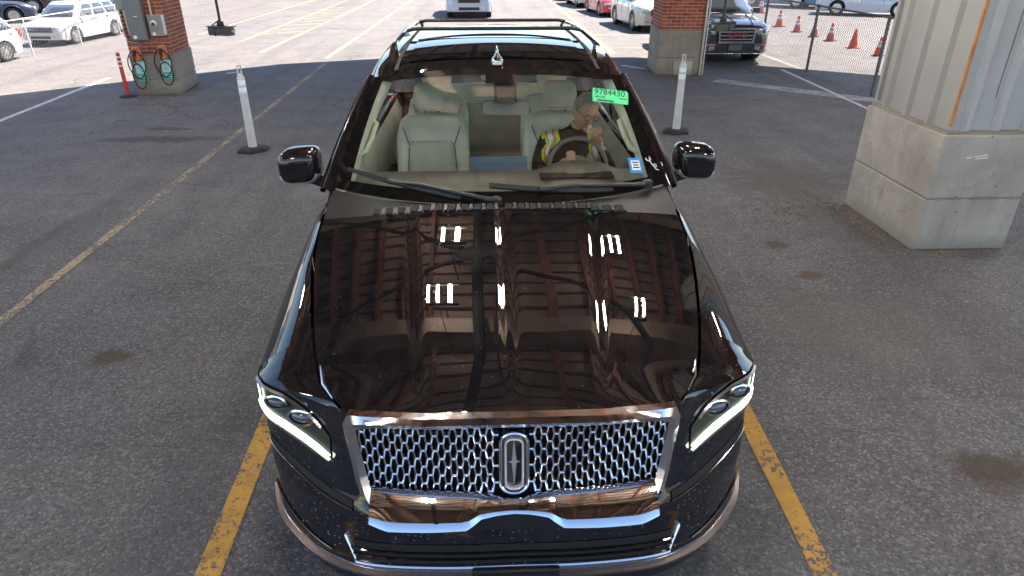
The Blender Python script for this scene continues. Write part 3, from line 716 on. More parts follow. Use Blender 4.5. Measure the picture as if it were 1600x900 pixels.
KIND = {  # length, half width, hood y/z list, belt, roof: (windscreen foot y, top y, roof end y, rear foot y, roof z, half width at roof)
 'suv':   dict(L=4.85, W=.98, top=[(0, .78), (.06, .92), (.35, 1.03), (1.0, 1.10), (1.30, 1.14), (4.5, 1.18), (4.78, 1.12), (4.85, .95)], gl=(1.22, 1.98, 4.35, 4.74, 1.76, .70), wy=(.92, 3.82), r=.37, cl=.24, side=3),
 'sedan': dict(L=4.75, W=.92, top=[(0, .60), (.06, .70), (.4, .82), (1.15, .92), (1.45, .96), (3.7, 1.0), (4.6, 1.02), (4.75, .85)], gl=(1.30, 2.15, 3.35, 4.15, 1.44, .62), wy=(.92, 3.72), r=.33, cl=.18, side=2),
 'van':   dict(L=5.6, W=1.02, top=[(0, .80), (.08, .98), (.4, 1.12), (.9, 1.22), (1.2, 1.30), (5.4, 1.36), (5.55, 1.30), (5.6, 1.0)], gl=(.95, 1.75, 5.35, 5.52, 2.35, .86), wy=(1.0, 4.4), r=.38, cl=.26, side=1),
}
def make_car(name, label, loc, rz, sc, paint, kind='suv', group=None, cat='car', face='plain', glassm='car_glass', rim='alloy', lower=None):
    K = KIND[kind]; L, W = K['L'], K['W']; t = thing(name, label, cat, loc, rz, group); t.scale = sc if isinstance(sc, tuple) else (sc, sc, sc)
    ty, tz = [a for a, b in K['top']], [b for a, b in K['top']]; wy0, wy1 = K['wy']; r = K['r']; ra = r + .06
    st = sorted(set([0, .03, .08, .16, .3, .45, L - .3, L - .15, L - .06, L] + [round(v, 3) for v in np.linspace(.45, L - .3, 22)] + [w + ra * math.cos(a) for w in (wy0, wy1) for a in np.linspace(0, PI, 13)]))
    hw = lambda y: W * itp(y, [0, .05, .18, .45, L - .5, L - .12, L], [.74, .86, .95, 1, 1, .95, .82])
    def sect(y, sg):
        w = hw(y); zt = smooth_itp(y, ty, tz); zb = K['cl'] + .05 * (y < .2) + .05 * (y > L - .2)
        for wc in (wy0, wy1):
            if abs(y - wc) < ra: zb = max(zb, r + math.sqrt(max(0, ra * ra - (y - wc) ** 2)))
        zs = min(zt - .05, .80); zm = max(zb + .02, .5)
        P = [(0, zt + .012), (w * .45, zt + .006), (w * .75, zt - .015), (w * .90, zt - .05), (w * .97, max(zt - .12, zb + .06)), (w, max(lerp(zt, zb, .35), zb + .04)), (w * 1.0, max(zm, zb + .02)), (w * .975, zb), (w * .8, zb), ]
        return [(sg * a, y, z) for a, z in P]
    b = MB()
    for sg in (1, -1): b.grid([sect(y, sg) for y in st])
    for y in (0, L):
        a = sect(y, 1); c = sect(y, -1); b.add(a + c[::-1], [tuple(range(len(a) + len(c)))])
    b.build('body', paint, t, ang=40)
    u = MB().box((0, L / 2, K['cl'] + .12), (W * 1.5, L - .5, .2)); u.build('underbody', 'matte_black', t, smooth=False)
    # greenhouse
    yf, yt, yr, yb, zr, wr = K['gl']; zb = smooth_itp(1.4, ty, tz) - .02; wbt = W * .93
    def ring(f, n=6):
        y0, y1, w = lerp(yf, yt, f), lerp(yb, yr, f), lerp(wbt, wr, f ** 1.1); z = lerp(zb, zr, f)
        cr = .12; pts = []
        for sx, yy, dy in ((-1, y0, 1), (1, y0, 1), (1, y1, -1), (-1, y1, -1)):
            fr = [(sx * (w - cr), yy), (sx * w, yy + dy * cr * 1.2)]
            if (sx, dy) in ((1, 1), (-1, -1)): pass
            else: fr = fr[::-1]
            pts += fr
        bow = .10 if kind != 'van' else .06
        return [(p[0], p[1], z) for p in pts]
    rings = [ring(f) for f in (0, .25, .5, .75, .93)]
    top = [(p[0] * .93, lerp(p[1], (yt + yr) / 2, .04), zr + .03) for p in ring(1)]; top2 = [(p[0] * .6, lerp(p[1], (yt + yr) / 2, .25), zr + .055) for p in ring(1)]
    MB().ring(rings + [top, top2], cap=(False, True)).build('cabin', paint, t, ang=45)
    def pane(nm, q, mat=glassm):
        (o,) = (MB().grid([[tuple(Vector(q[0]).lerp(Vector(q[1]), i / 4).lerp(Vector(q[3]).lerp(Vector(q[2]), i / 4), j / 3)) for i in range(5)] for j in range(4)]).build(nm, mat, t, thick=.006),); return o
    def fr(f, e=.012):
        return lerp(yf, yt, f) - e, lerp(yb, yr, f) + e, lerp(wbt, wr, f ** 1.1), lerp(zb, zr, f)
    y0, y0b, w0, z0 = fr(.06); y1, y1b, w1, z1 = fr(.88)
    pane('windscreen', [(-w0 + .13, y0, z0), (w0 - .13, y0, z0), (w1 - .13, y1, z1), (-w1 + .13, y1, z1)])
    pane('rear_window', [(w0 - .15, y0b, z0 + .05), (-w0 + .15, y0b, z0 + .05), (-w1 + .15, y1b, z1), (w1 - .15, y1b, z1)])
    n = K['side']
    for sg in (1, -1):
        a0, a1 = y0 + .24, y0b - .2; c0, c1 = y1 + .22, y1b - .18
        if kind == 'van': a1 = c1 = 2.3
        for k in range(n):
            g0, g1 = k / n + .02, (k + 1) / n - .02
            e = .014
            pane('side_window', [(sg * (w0 + e), lerp(a0, a1, g0), z0 + .02), (sg * (w0 + e), lerp(a0, a1, g1), z0 + .02), (sg * (w1 + e), lerp(c0, c1, g1), z1), (sg * (w1 + e), lerp(c0, c1, g0), z1)])
        MB().box((sg * (W + .075), y0 + .36, z0 + .06), (.17, .10, .13)).build('mirror', paint, t)
        # door cut lines and handles
        for yy in ((yf + .35, yf + 1.35, yf + 2.25) if kind != 'van' else (yf + .3, 2.4)):
            MB().box((sg * (W + .002), yy, .78), (.008, .012, .55)).build('door_gap', 'matte_black', t, smooth=False)
            MB().box((sg * (W + .012), yy + .82 if kind != 'van' else yy + 1.1, z0 - .13), (.03, .16, .03)).build('door_handle', 'matte_black' if paint == 'car_white' else paint, t, smooth=False)
        for wy_ in (wy0, wy1):
            wheel_part(t, sg * (W - .125), wy_, r, .23, sg, rim)
            a_ = MB(); P_ = [(wy_ + (ra + .0) * math.cos(a), r + (ra) * math.sin(a)) for a in np.linspace(-.25, PI + .25, 17)]
            Q_ = [(wy_ + (ra + .05) * math.cos(a), r + (ra + .05) * math.sin(a)) for a in np.linspace(-.25, PI + .25, 17)]
            a_.grid([[(sg * (W + .006), p[0], p[1]) for p in P_], [(sg * (W + .010), p[0], p[1]) for p in Q_]]); a_.build('wheel_arch', lower or ('matte_black' if kind == 'van' else paint), t, thick=.01)
            MB().lathe([(ra - .01, -.02), (ra - .01, .02)], 20, (sg * (W - .32), wy_, r), 'X').build('wheel_well', 'matte_black', t)
        zf = smooth_itp(.1, ty, tz)
        hl = MB(); hx0, hx1 = W * .52, W * .90
        hl.grid([[(sg * lerp(hx0, hx1, i / 4), itp(lerp(hx0, hx1, i / 4) / W, [0, .74, .86, .95], [-.012, -.005, .03, .16]), zf - .06 - v * (.13 - .02 * i / 4)) for i in range(5)] for v in (0, 1)])
        hl.build('headlight', 'head_clear', t, thick=-.02)
        tl = MB().box((sg * W * .82, L - .02, smooth_itp(L - .3, ty, tz) - .2), (.22, .10, .30)); tl.build('taillight', 'tail_red', t)
        MB().box((sg * W * .62, -.012, .42), (.14, .03, .08)).build('fog_lamp', 'head_clear', t)
    if lower:
        for sg in (1, -1): MB().box((sg * (W + .004), (wy0 + wy1) / 2, K['cl'] + .10), (.02, wy1 - wy0 - 2 * ra, .16)).build('sill', lower, t, smooth=False)
        MB().box((0, -.012, .34), (W * 1.45, .04, .16)).build('lower_bumper', lower, t, smooth=False)
    gz = smooth_itp(.05, ty, tz)
    MB().box((0, -.010, gz - .17), (W * .95, .03, .20)).build('grille', 'black_plastic', t, smooth=False)
    MB().box((0, -.006, .40), (W * .9, .03, .12)).build('air_intake', 'black_plastic', t, smooth=False)
    MB().box((0, L + .004, .80), (.32, .012, .16)).build('number_plate', 'plate', t, smooth=False)
    if kind == 'suv':
        for sg in (1, -1): MB().tube([(sg * wr * .82, yt + .25, zr + .02), (sg * wr * .83, yt + .4, zr + .09), (sg * wr * .83, yr - .3, zr + .09), (sg * wr * .82, yr - .15, zr + .02)], .02, 6).build('roof_rail', 'black_plastic', t)
    return t

WG = 'white SUVs parked behind the pale fence'
exf = make_car('parked_suv', 'white SUV angled behind the fence, its dark grille facing the yard', (-13.0, 21.1, 0), R(-3), (.66, .74, .62), 'car_white', 'suv', WG, 'suv')
MB().grid([[(x, -.035, z) for x in (-.60, .60)] for z in (.62, .84)]).build('dark_grille', 'car_black', exf, thick=.02)
make_car('parked_suv', 'white SUV seen side on between the white van and the next SUV', (-12.95, 15.4, 0), R(-3), (.66, .74, .62), 'car_white', 'suv', WG, 'suv')
make_car('parked_suv', 'white SUV half hidden by the brick charger column', (-13.0, 25.0, 0), R(-3), (.66, .74, .62), 'car_white', 'suv', WG, 'suv')
make_car('cargo_van', 'white van with dark lower bumper cut by the left edge of the photo', (-11.9, 11.0, 0), R(-4), .86, 'car_white', 'van', None, 'van', lower='black_plastic')
make_car('parked_suv', 'black SUV parked before the ribbed building', (-19.6, 33.6, 0), R(118), .85, 'car_black', 'suv', 'dark cars by the ribbed building', 'suv')
make_car('parked_sedan', 'dark blue sedan parked at the left before the ribbed building', (-17.9, 29.2, 0), R(128), .85, 'car_navy', 'sedan', 'dark cars by the ribbed building', 'sedan')
# row on the right beyond the brick column
RG = 'cars parked in a row beyond the right brick column'
make_car('parked_suv', 'silver SUV nearest in the row beside the brick column', (5.95, 23.9, 0), R(4), .85, 'car_silver', 'suv', RG, 'suv')
make_car('parked_car', 'red car second in the row behind the silver SUV', (5.65, 29.7, 0), R(4), .85, 'car_red', 'sedan', RG, 'car')
make_car('parked_suv', 'pale silver SUV third in the row, behind the red car', (5.35, 34.6, 0), R(4), .85, 'car_silver', 'suv', RG, 'suv')
make_car('parked_car', 'dark car farthest in the row at the top of the frame', (5.0, 39.8, 0), R(4), .85, 'car_grey', 'sedan', RG, 'car')
# car waiting behind
bc = make_car('waiting_suv', 'pale blue SUV waiting in line behind the black SUV', (-.66, 29.3, 0), R(1), .95, 'car_lightblue', 'suv', None, 'suv')
for sg in (-1, 1): MB().box((sg * .20, -.03, .80), (.34, .03, .12)).build('grille_kidney', 'black_plastic', bc, smooth=False)
# far row at upper right
FG = 'small parked cars along the far fence'
for lab, x, y, rz_, p, k in [('small white car at the left of the far row', 12.6, 37.5, 60, 'car_white', 'sedan'), ('grey car in the far row above the fence rail', 14.6, 36.2, 58, 'car_grey', 'suv'),
                       ('blue car in the far row above the fence rail', 16.4, 34.6, 58, 'car_blue', 'sedan'), ('teal car in the far row next to the dirt bank', 18.2, 33.2, 58, 'car_teal', 'suv'),
                       ('light blue car in the far row, nearest the clad column', 18.3, 29.6, 62, 'car_lightblue', 'sedan')]:
    make_car('far_car', lab, (x, y, 0), R(rz_), .85, p, k, FG, 'car')

# dark SUV with the big chrome grille at the right
gm = make_car('dark_suv', 'dark blue-grey SUV with chrome barred grille right of the brick column', (6.05, 16.95, 0), R(0), .93, 'car_slate', 'suv', None, 'suv')
fr_ = MB(); ww, hh, cz = .50, .19, .73
out = [(-ww, cz + hh), (ww, cz + hh), (ww * .93, cz - hh), (-ww * .93, cz - hh)]; inn = [(-ww + .05, cz + hh - .045), (ww - .05, cz + hh - .045), (ww * .93 - .05, cz - hh + .045), (-ww * .93 + .05, cz - hh + .045)]
fr_.ring([[(p[0], -.05, p[1]) for p in out], [(p[0], -.09, p[1]) for p in out], [(p[0], -.09, p[1]) for p in inn], [(p[0], -.05, p[1]) for p in inn]], cap=(False, False)); fr_.build('grille_frame', 'chrome', gm, ang=30)
MB().box((0, -.045, cz), (ww * 1.85, .03, hh * 1.85)).build('grille_back', 'matte_black', gm, smooth=False)
for k in (-1, 0, 1):
    MB().box((0, -.075, cz + k * .09), (ww * 1.76, .03, .032)).build('grille_bar', 'chrome', gm, smooth=False)
tx = text('grille_letters', 'GMC', .17, 'red_print', gm, (0, -.10, cz), (R(90), 0, 0), .012, 1.35); tx['label'] = 'red letters GMC across the chrome grille'
MB().box((0, -.06, .44), (.34, .03, .15)).build('number_plate', 'plate', gm, smooth=False)
for sg in (-1, 1):
    c_ = MB(); c_.box((sg * .66, -.03, .50), (.30, .03, .03)); c_.box((sg * .74, -.02, .36), (.24, .03, .025)); c_.box((sg * .60, -.03, .43), (.025, .03, .14)); c_.build('fog_trim', 'chrome', gm, smooth=False)
    MB().lathe([(.05, 0), (.045, -.02)], 12, (sg * .72, -.03, .43), 'Y').build('fog_lens', 'tail_red', gm)
    hq = MB().grid([[(sg * x, y, z + dz) for x, y, dz in ((.56, -.02, 0), (.70, .0, .004), (.84, .07, .012), (.92, .20, .02), (.955, .34, .03))] for z in (.74, .80, .86, .91)]); hq.build('swept_headlight', 'head_clear', gm, thick=-.02)
    MB().lathe([(.05, 0), (.045, -.02), (.02, -.03)], 14, (sg * .72, -.012, .825), 'Y').build('headlight_bulb', 'lens', gm)
MB().grid([[(x, -.10 + .02 * (x / .9) ** 2 + (.12 if abs(x) > .8 else 0), z) for x in np.linspace(-.9, .9, 13)] for z in (.27, .30)]).build('chin_trim', 'chrome', gm, thick=.02)
for sg in (-1, 1):
    MB().tube([(sg * .45, .12, 1.0), (sg * .55, .6, 1.085), (sg * .62, 1.2, 1.135)], .018, 6).build('bonnet_crease', 'car_slate', gm)
# ================================================================== BLACK SUV
car = thing('black_suv', 'glossy black luxury SUV with chrome honeycomb grille facing the camera', 'suv', (0, 1.78, 0), 0)
LOW = [(0, 0), (.25, .0), (.5, .02), (.64, .06), (.78, .14), (.90, .26), (.97, .36), (1.015, .48), (1.035, .56)]
UPP = [(0, .10), (.25, .10), (.5, .125), (.62, .18), (.74, .27), (.88, .37), (.98, .45), (1.03, .53), (1.045, .585)]
TT = [i / 8 for i in range(9)]
def fas0(t, z):
    sg = -1 if t < 0 else 1; t = abs(t)
    a = (smooth_itp(t, TT, [p[0] for p in LOW]), smooth_itp(t, TT, [p[1] for p in LOW])); b = (smooth_itp(t, TT, [p[0] for p in UPP]), smooth_itp(t, TT, [p[1] for p in UPP]))
    k = sstep(.48, .98, z); x, y = lerp(a[0], b[0], k), lerp(a[1], b[1], k)
    if z < .45: y += .32 * (.45 - z); x -= .10 * (.45 - z) * t
    # character lines: slight ledge under the lamps and on the bumper
    y -= .018 * math.exp(-((z - .44) / .05) ** 2) + .012 * math.exp(-((z - .66) / .05) ** 2)
    return Vector((sg * x, y, z))
def fas(t, z, off=0.):
    p = fas0(t, z)
    if off:
        e = 1e-3; du = fas0(min(1, t + e), z) - fas0(max(-1, t - e), z); dv = fas0(t, z + e) - fas0(t, z - e); n = du.cross(dv).normalized()
        if n.y > 0 and abs(n.y) > .05: n = -n
        elif abs(n.y) <= .05 and n.x * p.x < 0: n = -n
        p = p + n * off
    return p
def t_of_x(x, z):
    lo, hi = 0., 1.
    for _ in range(30):
        m = (lo + hi) / 2
        if fas0(m, z).x < x: lo = m
        else: hi = m
    return lo
YH = [.10, .13, .24, .36, .53, .76, 1.15, 1.5, 1.75]
XH = [.52, .575, .665, .735, .79, .845, .92, .952, .965]
ZH = [1.072, 1.072, 1.066, 1.066, 1.102, 1.155, 1.215, 1.262, 1.28]
xh = lambda y: smooth_itp(y, YH, XH); zh = lambda y: smooth_itp(y, YH, ZH)
zc = lambda y: smooth_itp(y, [.08, .13, .2, .4, .8, 1.2, 1.6], [1.078, 1.10, 1.122, 1.168, 1.245, 1.298, 1.338])
UY = [p[1] for p in UPP][1:]; UX = [p[0] for p in UPP][1:]
def xs(y): return itp(y, UY + [.75, 1.13, 1.75], UX + [1.055, 1.07, 1.072])
def zs(y): return smooth_itp(y, [.10, .18, .27, .37, .45, .585, .75, 1.13, 1.75], [1.066, 1.052, 1.038, 1.018, 1.0, .985, .998, 1.055, 1.125])
def ztop(x, y):
    x = abs(x); h = xh(y); e = xs(y)
    if x <= h:
        z = zh(y) + (zc(y) - zh(y)) * (1 - (x / h) ** 2.6); xc = lerp(.32, .47, y / 1.5); k = sstep(.12, .36, y)
        z += k * (.010 * sstep(xc + .016, xc - .016, x) + .006 * sstep(xc + .022, xc + .005, x) * 0 + .010 * max(0, 1 - x / .035) ** 1.0 * sstep(.05, 0, x))
        z -= k * .003 * math.exp(-((x - xc * .5) / (.14)) ** 2)
        return z
    s = min(1, (x - h) / max(1e-4, e - h)); return lerp(zh(y), zs(y), s * s * .75 + s * .25)
AY, AZ, AR = .985, .42, .455      # front arch
RY = 4.08                          # rear arch centre
def zbot(y, base=.36):
    for c in (AY, RY):
        if abs(y - c) < AR: base = max(base, AZ + math.sqrt(AR * AR - (y - c) ** 2))
    return base
# bonnet
ns = 72
us = [-1 + 2 * i / ns for i in range(ns + 1)]
rows = []
yrear = lambda x: 1.47 + .08 * (x / .95) ** 2
vv = [0, .01, .025, .05, .08] + list(np.linspace(.12, 1, 30))
for v in vv:
    r_ = []
    for u in us:
        y_ = .100 + v * (1.47 - .100); hx = xh(y_) - .004; x = u * hx; y = .100 + v * (yrear(x) - .100)
        r_.append((x, y, ztop(x, y)))
    rows.append(r_)
lip = [[(p[0] * .995, p[1] - .012, p[2] - .012) for p in rows[0]], [(p[0] * .99, p[1] - .010, p[2] - .05) for p in rows[0]]]
hood = MB().grid(lip[::-1] + rows).build('bonnet', 'black_paint', car, ang=60)
MB().grid([[(x, y, .95) for x in np.linspace(-.9, .9, 4)] for y in (.35, 1.55)]).build('engine_cover', 'matte_black', car)
# wings
for sg in (-1, 1):
    f = MB(); top = []
    for y in np.linspace(.135, .585, 22):
        a, b = xh(y) + .004, max(xs(y), xh(y) + .006); top.append([(sg * lerp(a, b, s), y, ztop(lerp(a, b, s), y)) for s in np.linspace(0, 1, 9)])
    f.grid(top); full = []
    for y in sorted(set(list(np.linspace(.585, 1.72, 34)) + [1.44])):
        a, b = xh(y) + .004, xs(y); zb = zbot(y)
        r_ = [(lerp(a, b, s), ztop(lerp(a, b, s), y)) for s in np.linspace(0, 1, 9)]; z0 = zs(y)
        fl = .022 * math.exp(-((y - AY) / .42) ** 4)
        r_ += [(b + .012, z0 - .03), (b + .016, z0 - .09), (b + .012 + fl * .3, max(lerp(z0, zb, .45), zb + .03)), (b + .004 + fl, max(zb + .02, .66)), (b - .01 + fl, zb), (b - .10, zb)]
        full.append([(sg * p[0], y, p[1]) for p in r_])
    f.grid(full); f.build('wing', 'black_paint', car, ang=50)
    MB().lathe([(AR - .01, -.01), (AR - .01, .30)] if sg > 0 else [(AR - .01, -.30), (AR - .01, .01)], 28, (sg * .70, AY, AZ), 'X').build('wheel_well', 'matte_black', car)
    for wy in (AY, RY): wheel_part(car, sg * .905, wy, .405, .27, sg, 'alloy', 12)
    # side vent trim bar on the wing
    MB().box((sg * 1.092, 1.58, .94), (.014, .22, .035)).build('wing_trim', 'chrome', car, smooth=False)
# front bumper skin
rows = []
for t in [k / 40 for k in range(-40, 41)]:
    p = fas0(t, 1.0); zt_ = ztop(abs(p.x), max(.105, p.y)) if abs(p.x) > .5 else 1.07
    rows.append([fas(t, z) + (Vector((0, .05 * sstep(.56, .46, abs(fas0(t, z).x)) * sstep(.68, .74, z) * sstep(1.07, 1.03, z), 0))) for z in list(np.linspace(.26, min(zt_, 1.075), 40))])
MB().grid(rows).build('front_bumper', 'bumper_paint', car, ang=60)
# satin strip along the foot of the bumper
def strip(name, mat, t0, t1, zf, hgt, off, n=60, depth=.02):
    g_ = []
    for k in range(n + 1):
        t = lerp(t0, t1, k / n); z = zf(t); h = hgt(t) if callable(hgt) else hgt
        g_.append([fas(t, z - h / 2, 0), fas(t, z - h / 2, off), fas(t, z, off * 1.25), fas(t, z + h / 2, off), fas(t, z + h / 2, 0)])
    return MB().grid(g_).build(name, mat, car, ang=50)
strip('bumper_strip', 'satin', -.93, .93, lambda t: .405 + .03 * max(0, abs(t) - .5), .036, .022)
strip('chin', 'black_plastic', -.9, .9, lambda t: .30, .10, .012)
for sg in (-1, 1):
    a, b = (t_of_x(.60, .68) * sg, t_of_x(.99, .76) * sg); f_ = lambda t, a=a, b=b: lerp(.695, .755, (t - a) / (b - a))
    strip('bumper_groove', 'matte_black', a, b, f_, .026, .004, 20); strip('groove_trim', 'dark_chrome', a, b, lambda t, f_=f_: f_(t) - .018, .006, .007, 20)
    a, b = (t_of_x(.70, .5) * sg, t_of_x(.985, .55) * sg); f2 = lambda t, a=a, b=b: lerp(.475, .545, (t - a) / (b - a))
    strip('lower_trim', 'dark_chrome', a, b, f2, .008, .006, 20)
# lower intake
ik = MB(); ik.grid([[fas(t, z, .003) for t in np.linspace(-.345, .345, 24)] for z in (.475, .555)]); ik.build('lower_intake', 'matte_black', car)
for z in (.497, .522): strip('intake_slat', 'gloss_black', -.34, .34, lambda t, z=z: z, .008, .012, 30)
for sg in (-1, 1): strip('intake_trim', 'satin', sg * .372, sg * .335, lambda t, sg=sg: lerp(.565, .472, (abs(t) - .372) / (.335 - .372)), .016, .012, 8)
strip('intake_trim', 'satin', -.337, .337, lambda t: .463, .012, .012, 40)
o = MB().box((.005, -.045, .415), (.33, .02, .125)).build('plate_holder', 'black_plastic', car, smooth=False); md = o.modifiers.new('e', 'BEVEL'); md.width = .006; md.segments = 2
MB().box((.005, -.0565, .415), (.29, .004, .09)).build('plate_recess', 'matte_black', car, smooth=False)

# ---- grille
def gy(x, z): return fas0(t_of_x(abs(x), z), z).y - .030
def gp(x, z, off=0.): return (x, gy(x, z) - off, z)
def gline(z):            # half width of the opening at height z
    return itp(z, [.60, .66, .72, .76, .80, 1.0, 1.04, 1.065, 1.075], [.40, .495, .522, .532, .540, .572, .570, .55, .50])
def outline(grow):
    pts = []
    half = [(.0, 1.072), (.30, 1.070), (.50, 1.066), (.552, 1.054), (.576, 1.030), (.574, .98), (.560, .90), (.545, .82), (.536, .79), (.526, .76), (.512, .738), (.478, .719), (.30, .714), (.17, .714), (.12, .729), (.0, .731)]
    cz_ = .85
    half = [(x + grow * (1 if x > .48 else x / .48), z + (grow * .7 if z > 1.04 else (-grow * .6 if z < .66 else 0))) for x, z in half]
    return half + [(-x, z) for x, z in half[-2:0:-1]]
oA, oB, oC = outline(.036), outline(.010), outline(-.018)
frm = MB().ring([[gp(x, z, -.03) for x, z in oA], [gp(x, z, .006) for x, z in oA], [gp(x, z, .022) for x, z in oB], [gp(x, z, .012) for x, z in oC], [gp(x, z, -.03) for x, z in oC]], cap=(False, False))
frm.build('grille_frame', 'chrome', car, ang=35)
bk_ = MB(); zz = list(np.linspace(.62, 1.068, 14)); bk_.grid([[gp(u * gline(z), z, -.028) for u in np.linspace(-1, 1, 24)] for z in zz]); bk_.build('grille_back', 'matte_black', car)
# honeycomb: tall six-sided cells, each drawn by its walls
lat = MB(); px, pz = .0215, .066; cells = []
segs = set()
def key(p): return (round(p[0], 4), round(p[1], 4))
nx = 27
for i in range(-nx, nx + 1):
    for j in range(-1, 8):
        cx_, cz2 = i * px, .76 + j * pz + (pz / 2 if i % 2 else 0)
        hx_, a_, b_ = px * .5, pz * .30, pz * .5
        # hexagon with upright long sides
        wt, wm, hs = px * .36, px * .80, pz * .17
        # eight corners: narrow flat ends, long steep flanks
        P6 = [(cx_ - wt, cz2 + b_), (cx_ + wt, cz2 + b_), (cx_ + px - wt, cz2), (cx_ + wt, cz2 - b_), (cx_ - wt, cz2 - b_), (cx_ - px + wt, cz2)]
        for k in range(6):
            p, q = P6[k], P6[(k + 1) % 6]
            if min(p[1], q[1]) < .778 or max(p[1], q[1]) > 1.074: continue
            if max(abs(p[0]) - gline(p[1]), abs(q[0]) - gline(q[1])) > -.004: continue
            mx_, mz_ = (p[0] + q[0]) / 2, (p[1] + q[1]) / 2
            if abs(mx_) < .056 and mz_ > .775: continue
            segs.add(tuple(sorted((key(p), key(q)))))
for p, q in segs:
    P_, Q_ = Vector(gp(p[0], p[1], 0)), Vector(gp(q[0], q[1], 0)); d = (Q_ - P_); L = d.length; d.normalize(); n_ = Vector((0, -1, .12)).normalized(); s_ = d.cross(n_).normalized()
    horiz = abs(d.z) < .3; w1 = .0050 if horiz else .0036; w0 = w1 * 1.5
    rings = []
    for c_ in (P_ - d * .002, Q_ + d * .002): rings.append([c_ - n_ * .024 - s_ * w0, c_ + n_ * .010 - s_ * w1, c_ + n_ * .0125, c_ + n_ * .010 + s_ * w1, c_ - n_ * .024 + s_ * w0])
    lat.ring(rings)
lat.build('grille_mesh', 'chrome', car, ang=25)['kind'] = 'stuff'
# chrome beam under the mesh
bm_ = []
for k in range(61):
    x = lerp(-.515, .515, k / 60); ax = abs(x)
    zt_ = itp(ax, [0, .06, .14, .30, .515], [.780, .783, .798, .810, .818]); zb_ = itp(ax, [0, .12, .17, .45, .515], [.746, .744, .724, .728, .742]); zm = lerp(zt_, zb_, .60)
    y0_ = gy(x, .70); dd = (zt_ - zb_) / .085
    bm_.append([(x, y0_ + .02, zt_), (x, y0_ - .004, zt_ - .003), (x, y0_ - .046 * dd, lerp(zt_, zm, .45)), (x, y0_ - .088 * dd, zm), (x, y0_ - .106 * dd, lerp(zm, zb_, .8)), (x, y0_ - .105 * dd, zb_ + .003), (x, y0_ - .02, zb_)])
MB().grid(bm_).build('grille_beam', 'chrome_beam', car, ang=24)
# emblem: upright rounded frame, slim star inside
def rrect(w, h, r_, n=5):
    P_ = []
    for cx_, cz_, a0 in ((w - r_, h - r_, 0), (-w + r_, h - r_, 90), (-w + r_, -h + r_, 180), (w - r_, -h + r_, 270)):
        for k in range(n + 1): a = R(a0 + 90 * k / n); P_.append((cx_ + r_ * math.cos(a), cz_ + r_ * math.sin(a)))
    return P_
ez = .922
def eframe(w, h, r_, bw, d0, d1, name, mat, par, taper=.0):
    A_, B_ = rrect(w, h, r_), rrect(w - bw, h - bw, max(.004, r_ - bw)); f_ = lambda p, d: gp(p[0] * (1 + taper * p[1] / h), ez + p[1], d)
    return MB().ring([[f_(p, d0) for p in A_], [f_(p, d1) for p in A_], [f_(p, d1 + .003) for p in [((a[0] + b[0]) / 2, (a[1] + b[1]) / 2) for a, b in zip(A_, B_)]], [f_(p, d1) for p in B_], [f_(p, d0) for p in B_]], cap=(False, False)).build(name, mat, par, ang=30)
emb = MB().ring([[gp(p[0], ez + p[1], -.01) for p in rrect(.052, .126, .046)], [gp(p[0], ez + p[1], .018) for p in rrect(.050, .124, .045)]]).build('emblem', 'dark_chrome', car, ang=30)
emb['label'] = 'upright chrome emblem with a slim four point star'
eframe(.054, .128, .048, .010, .0, .030, 'emblem_frame', 'chrome', emb)
eframe(.034, .106, .028, .007, .016, .036, 'star_frame', 'silver_paint', emb)
MB().ring([[gp(p[0], ez + p[1], .0175) for p in rrect(.028, .10, .012)], [gp(p[0], ez + p[1], .0195) for p in rrect(.028, .10, .012)]]).build('star_field', 'gloss_black', emb, ang=30)
st_ = MB()
for pts in ([(0.0, .102), (.015, .0), (0.0, -.102), (-.015, 0)], [(.036, 0), (0, .013), (-.036, 0), (0, -.013)]):
    st_.add([gp(p[0], ez + p[1], .019) for p in pts] + [gp(0, ez, .040)], [(0, 1, 4), (1, 2, 4), (2, 3, 4), (3, 0, 4)])
st_.build('star', 'silver_paint', emb, smooth=False)
MB().box((.0, gy(0, .76) - .018, .765), (.07, .03, .018)).build('camera_pod', 'chrome', car, smooth=False)

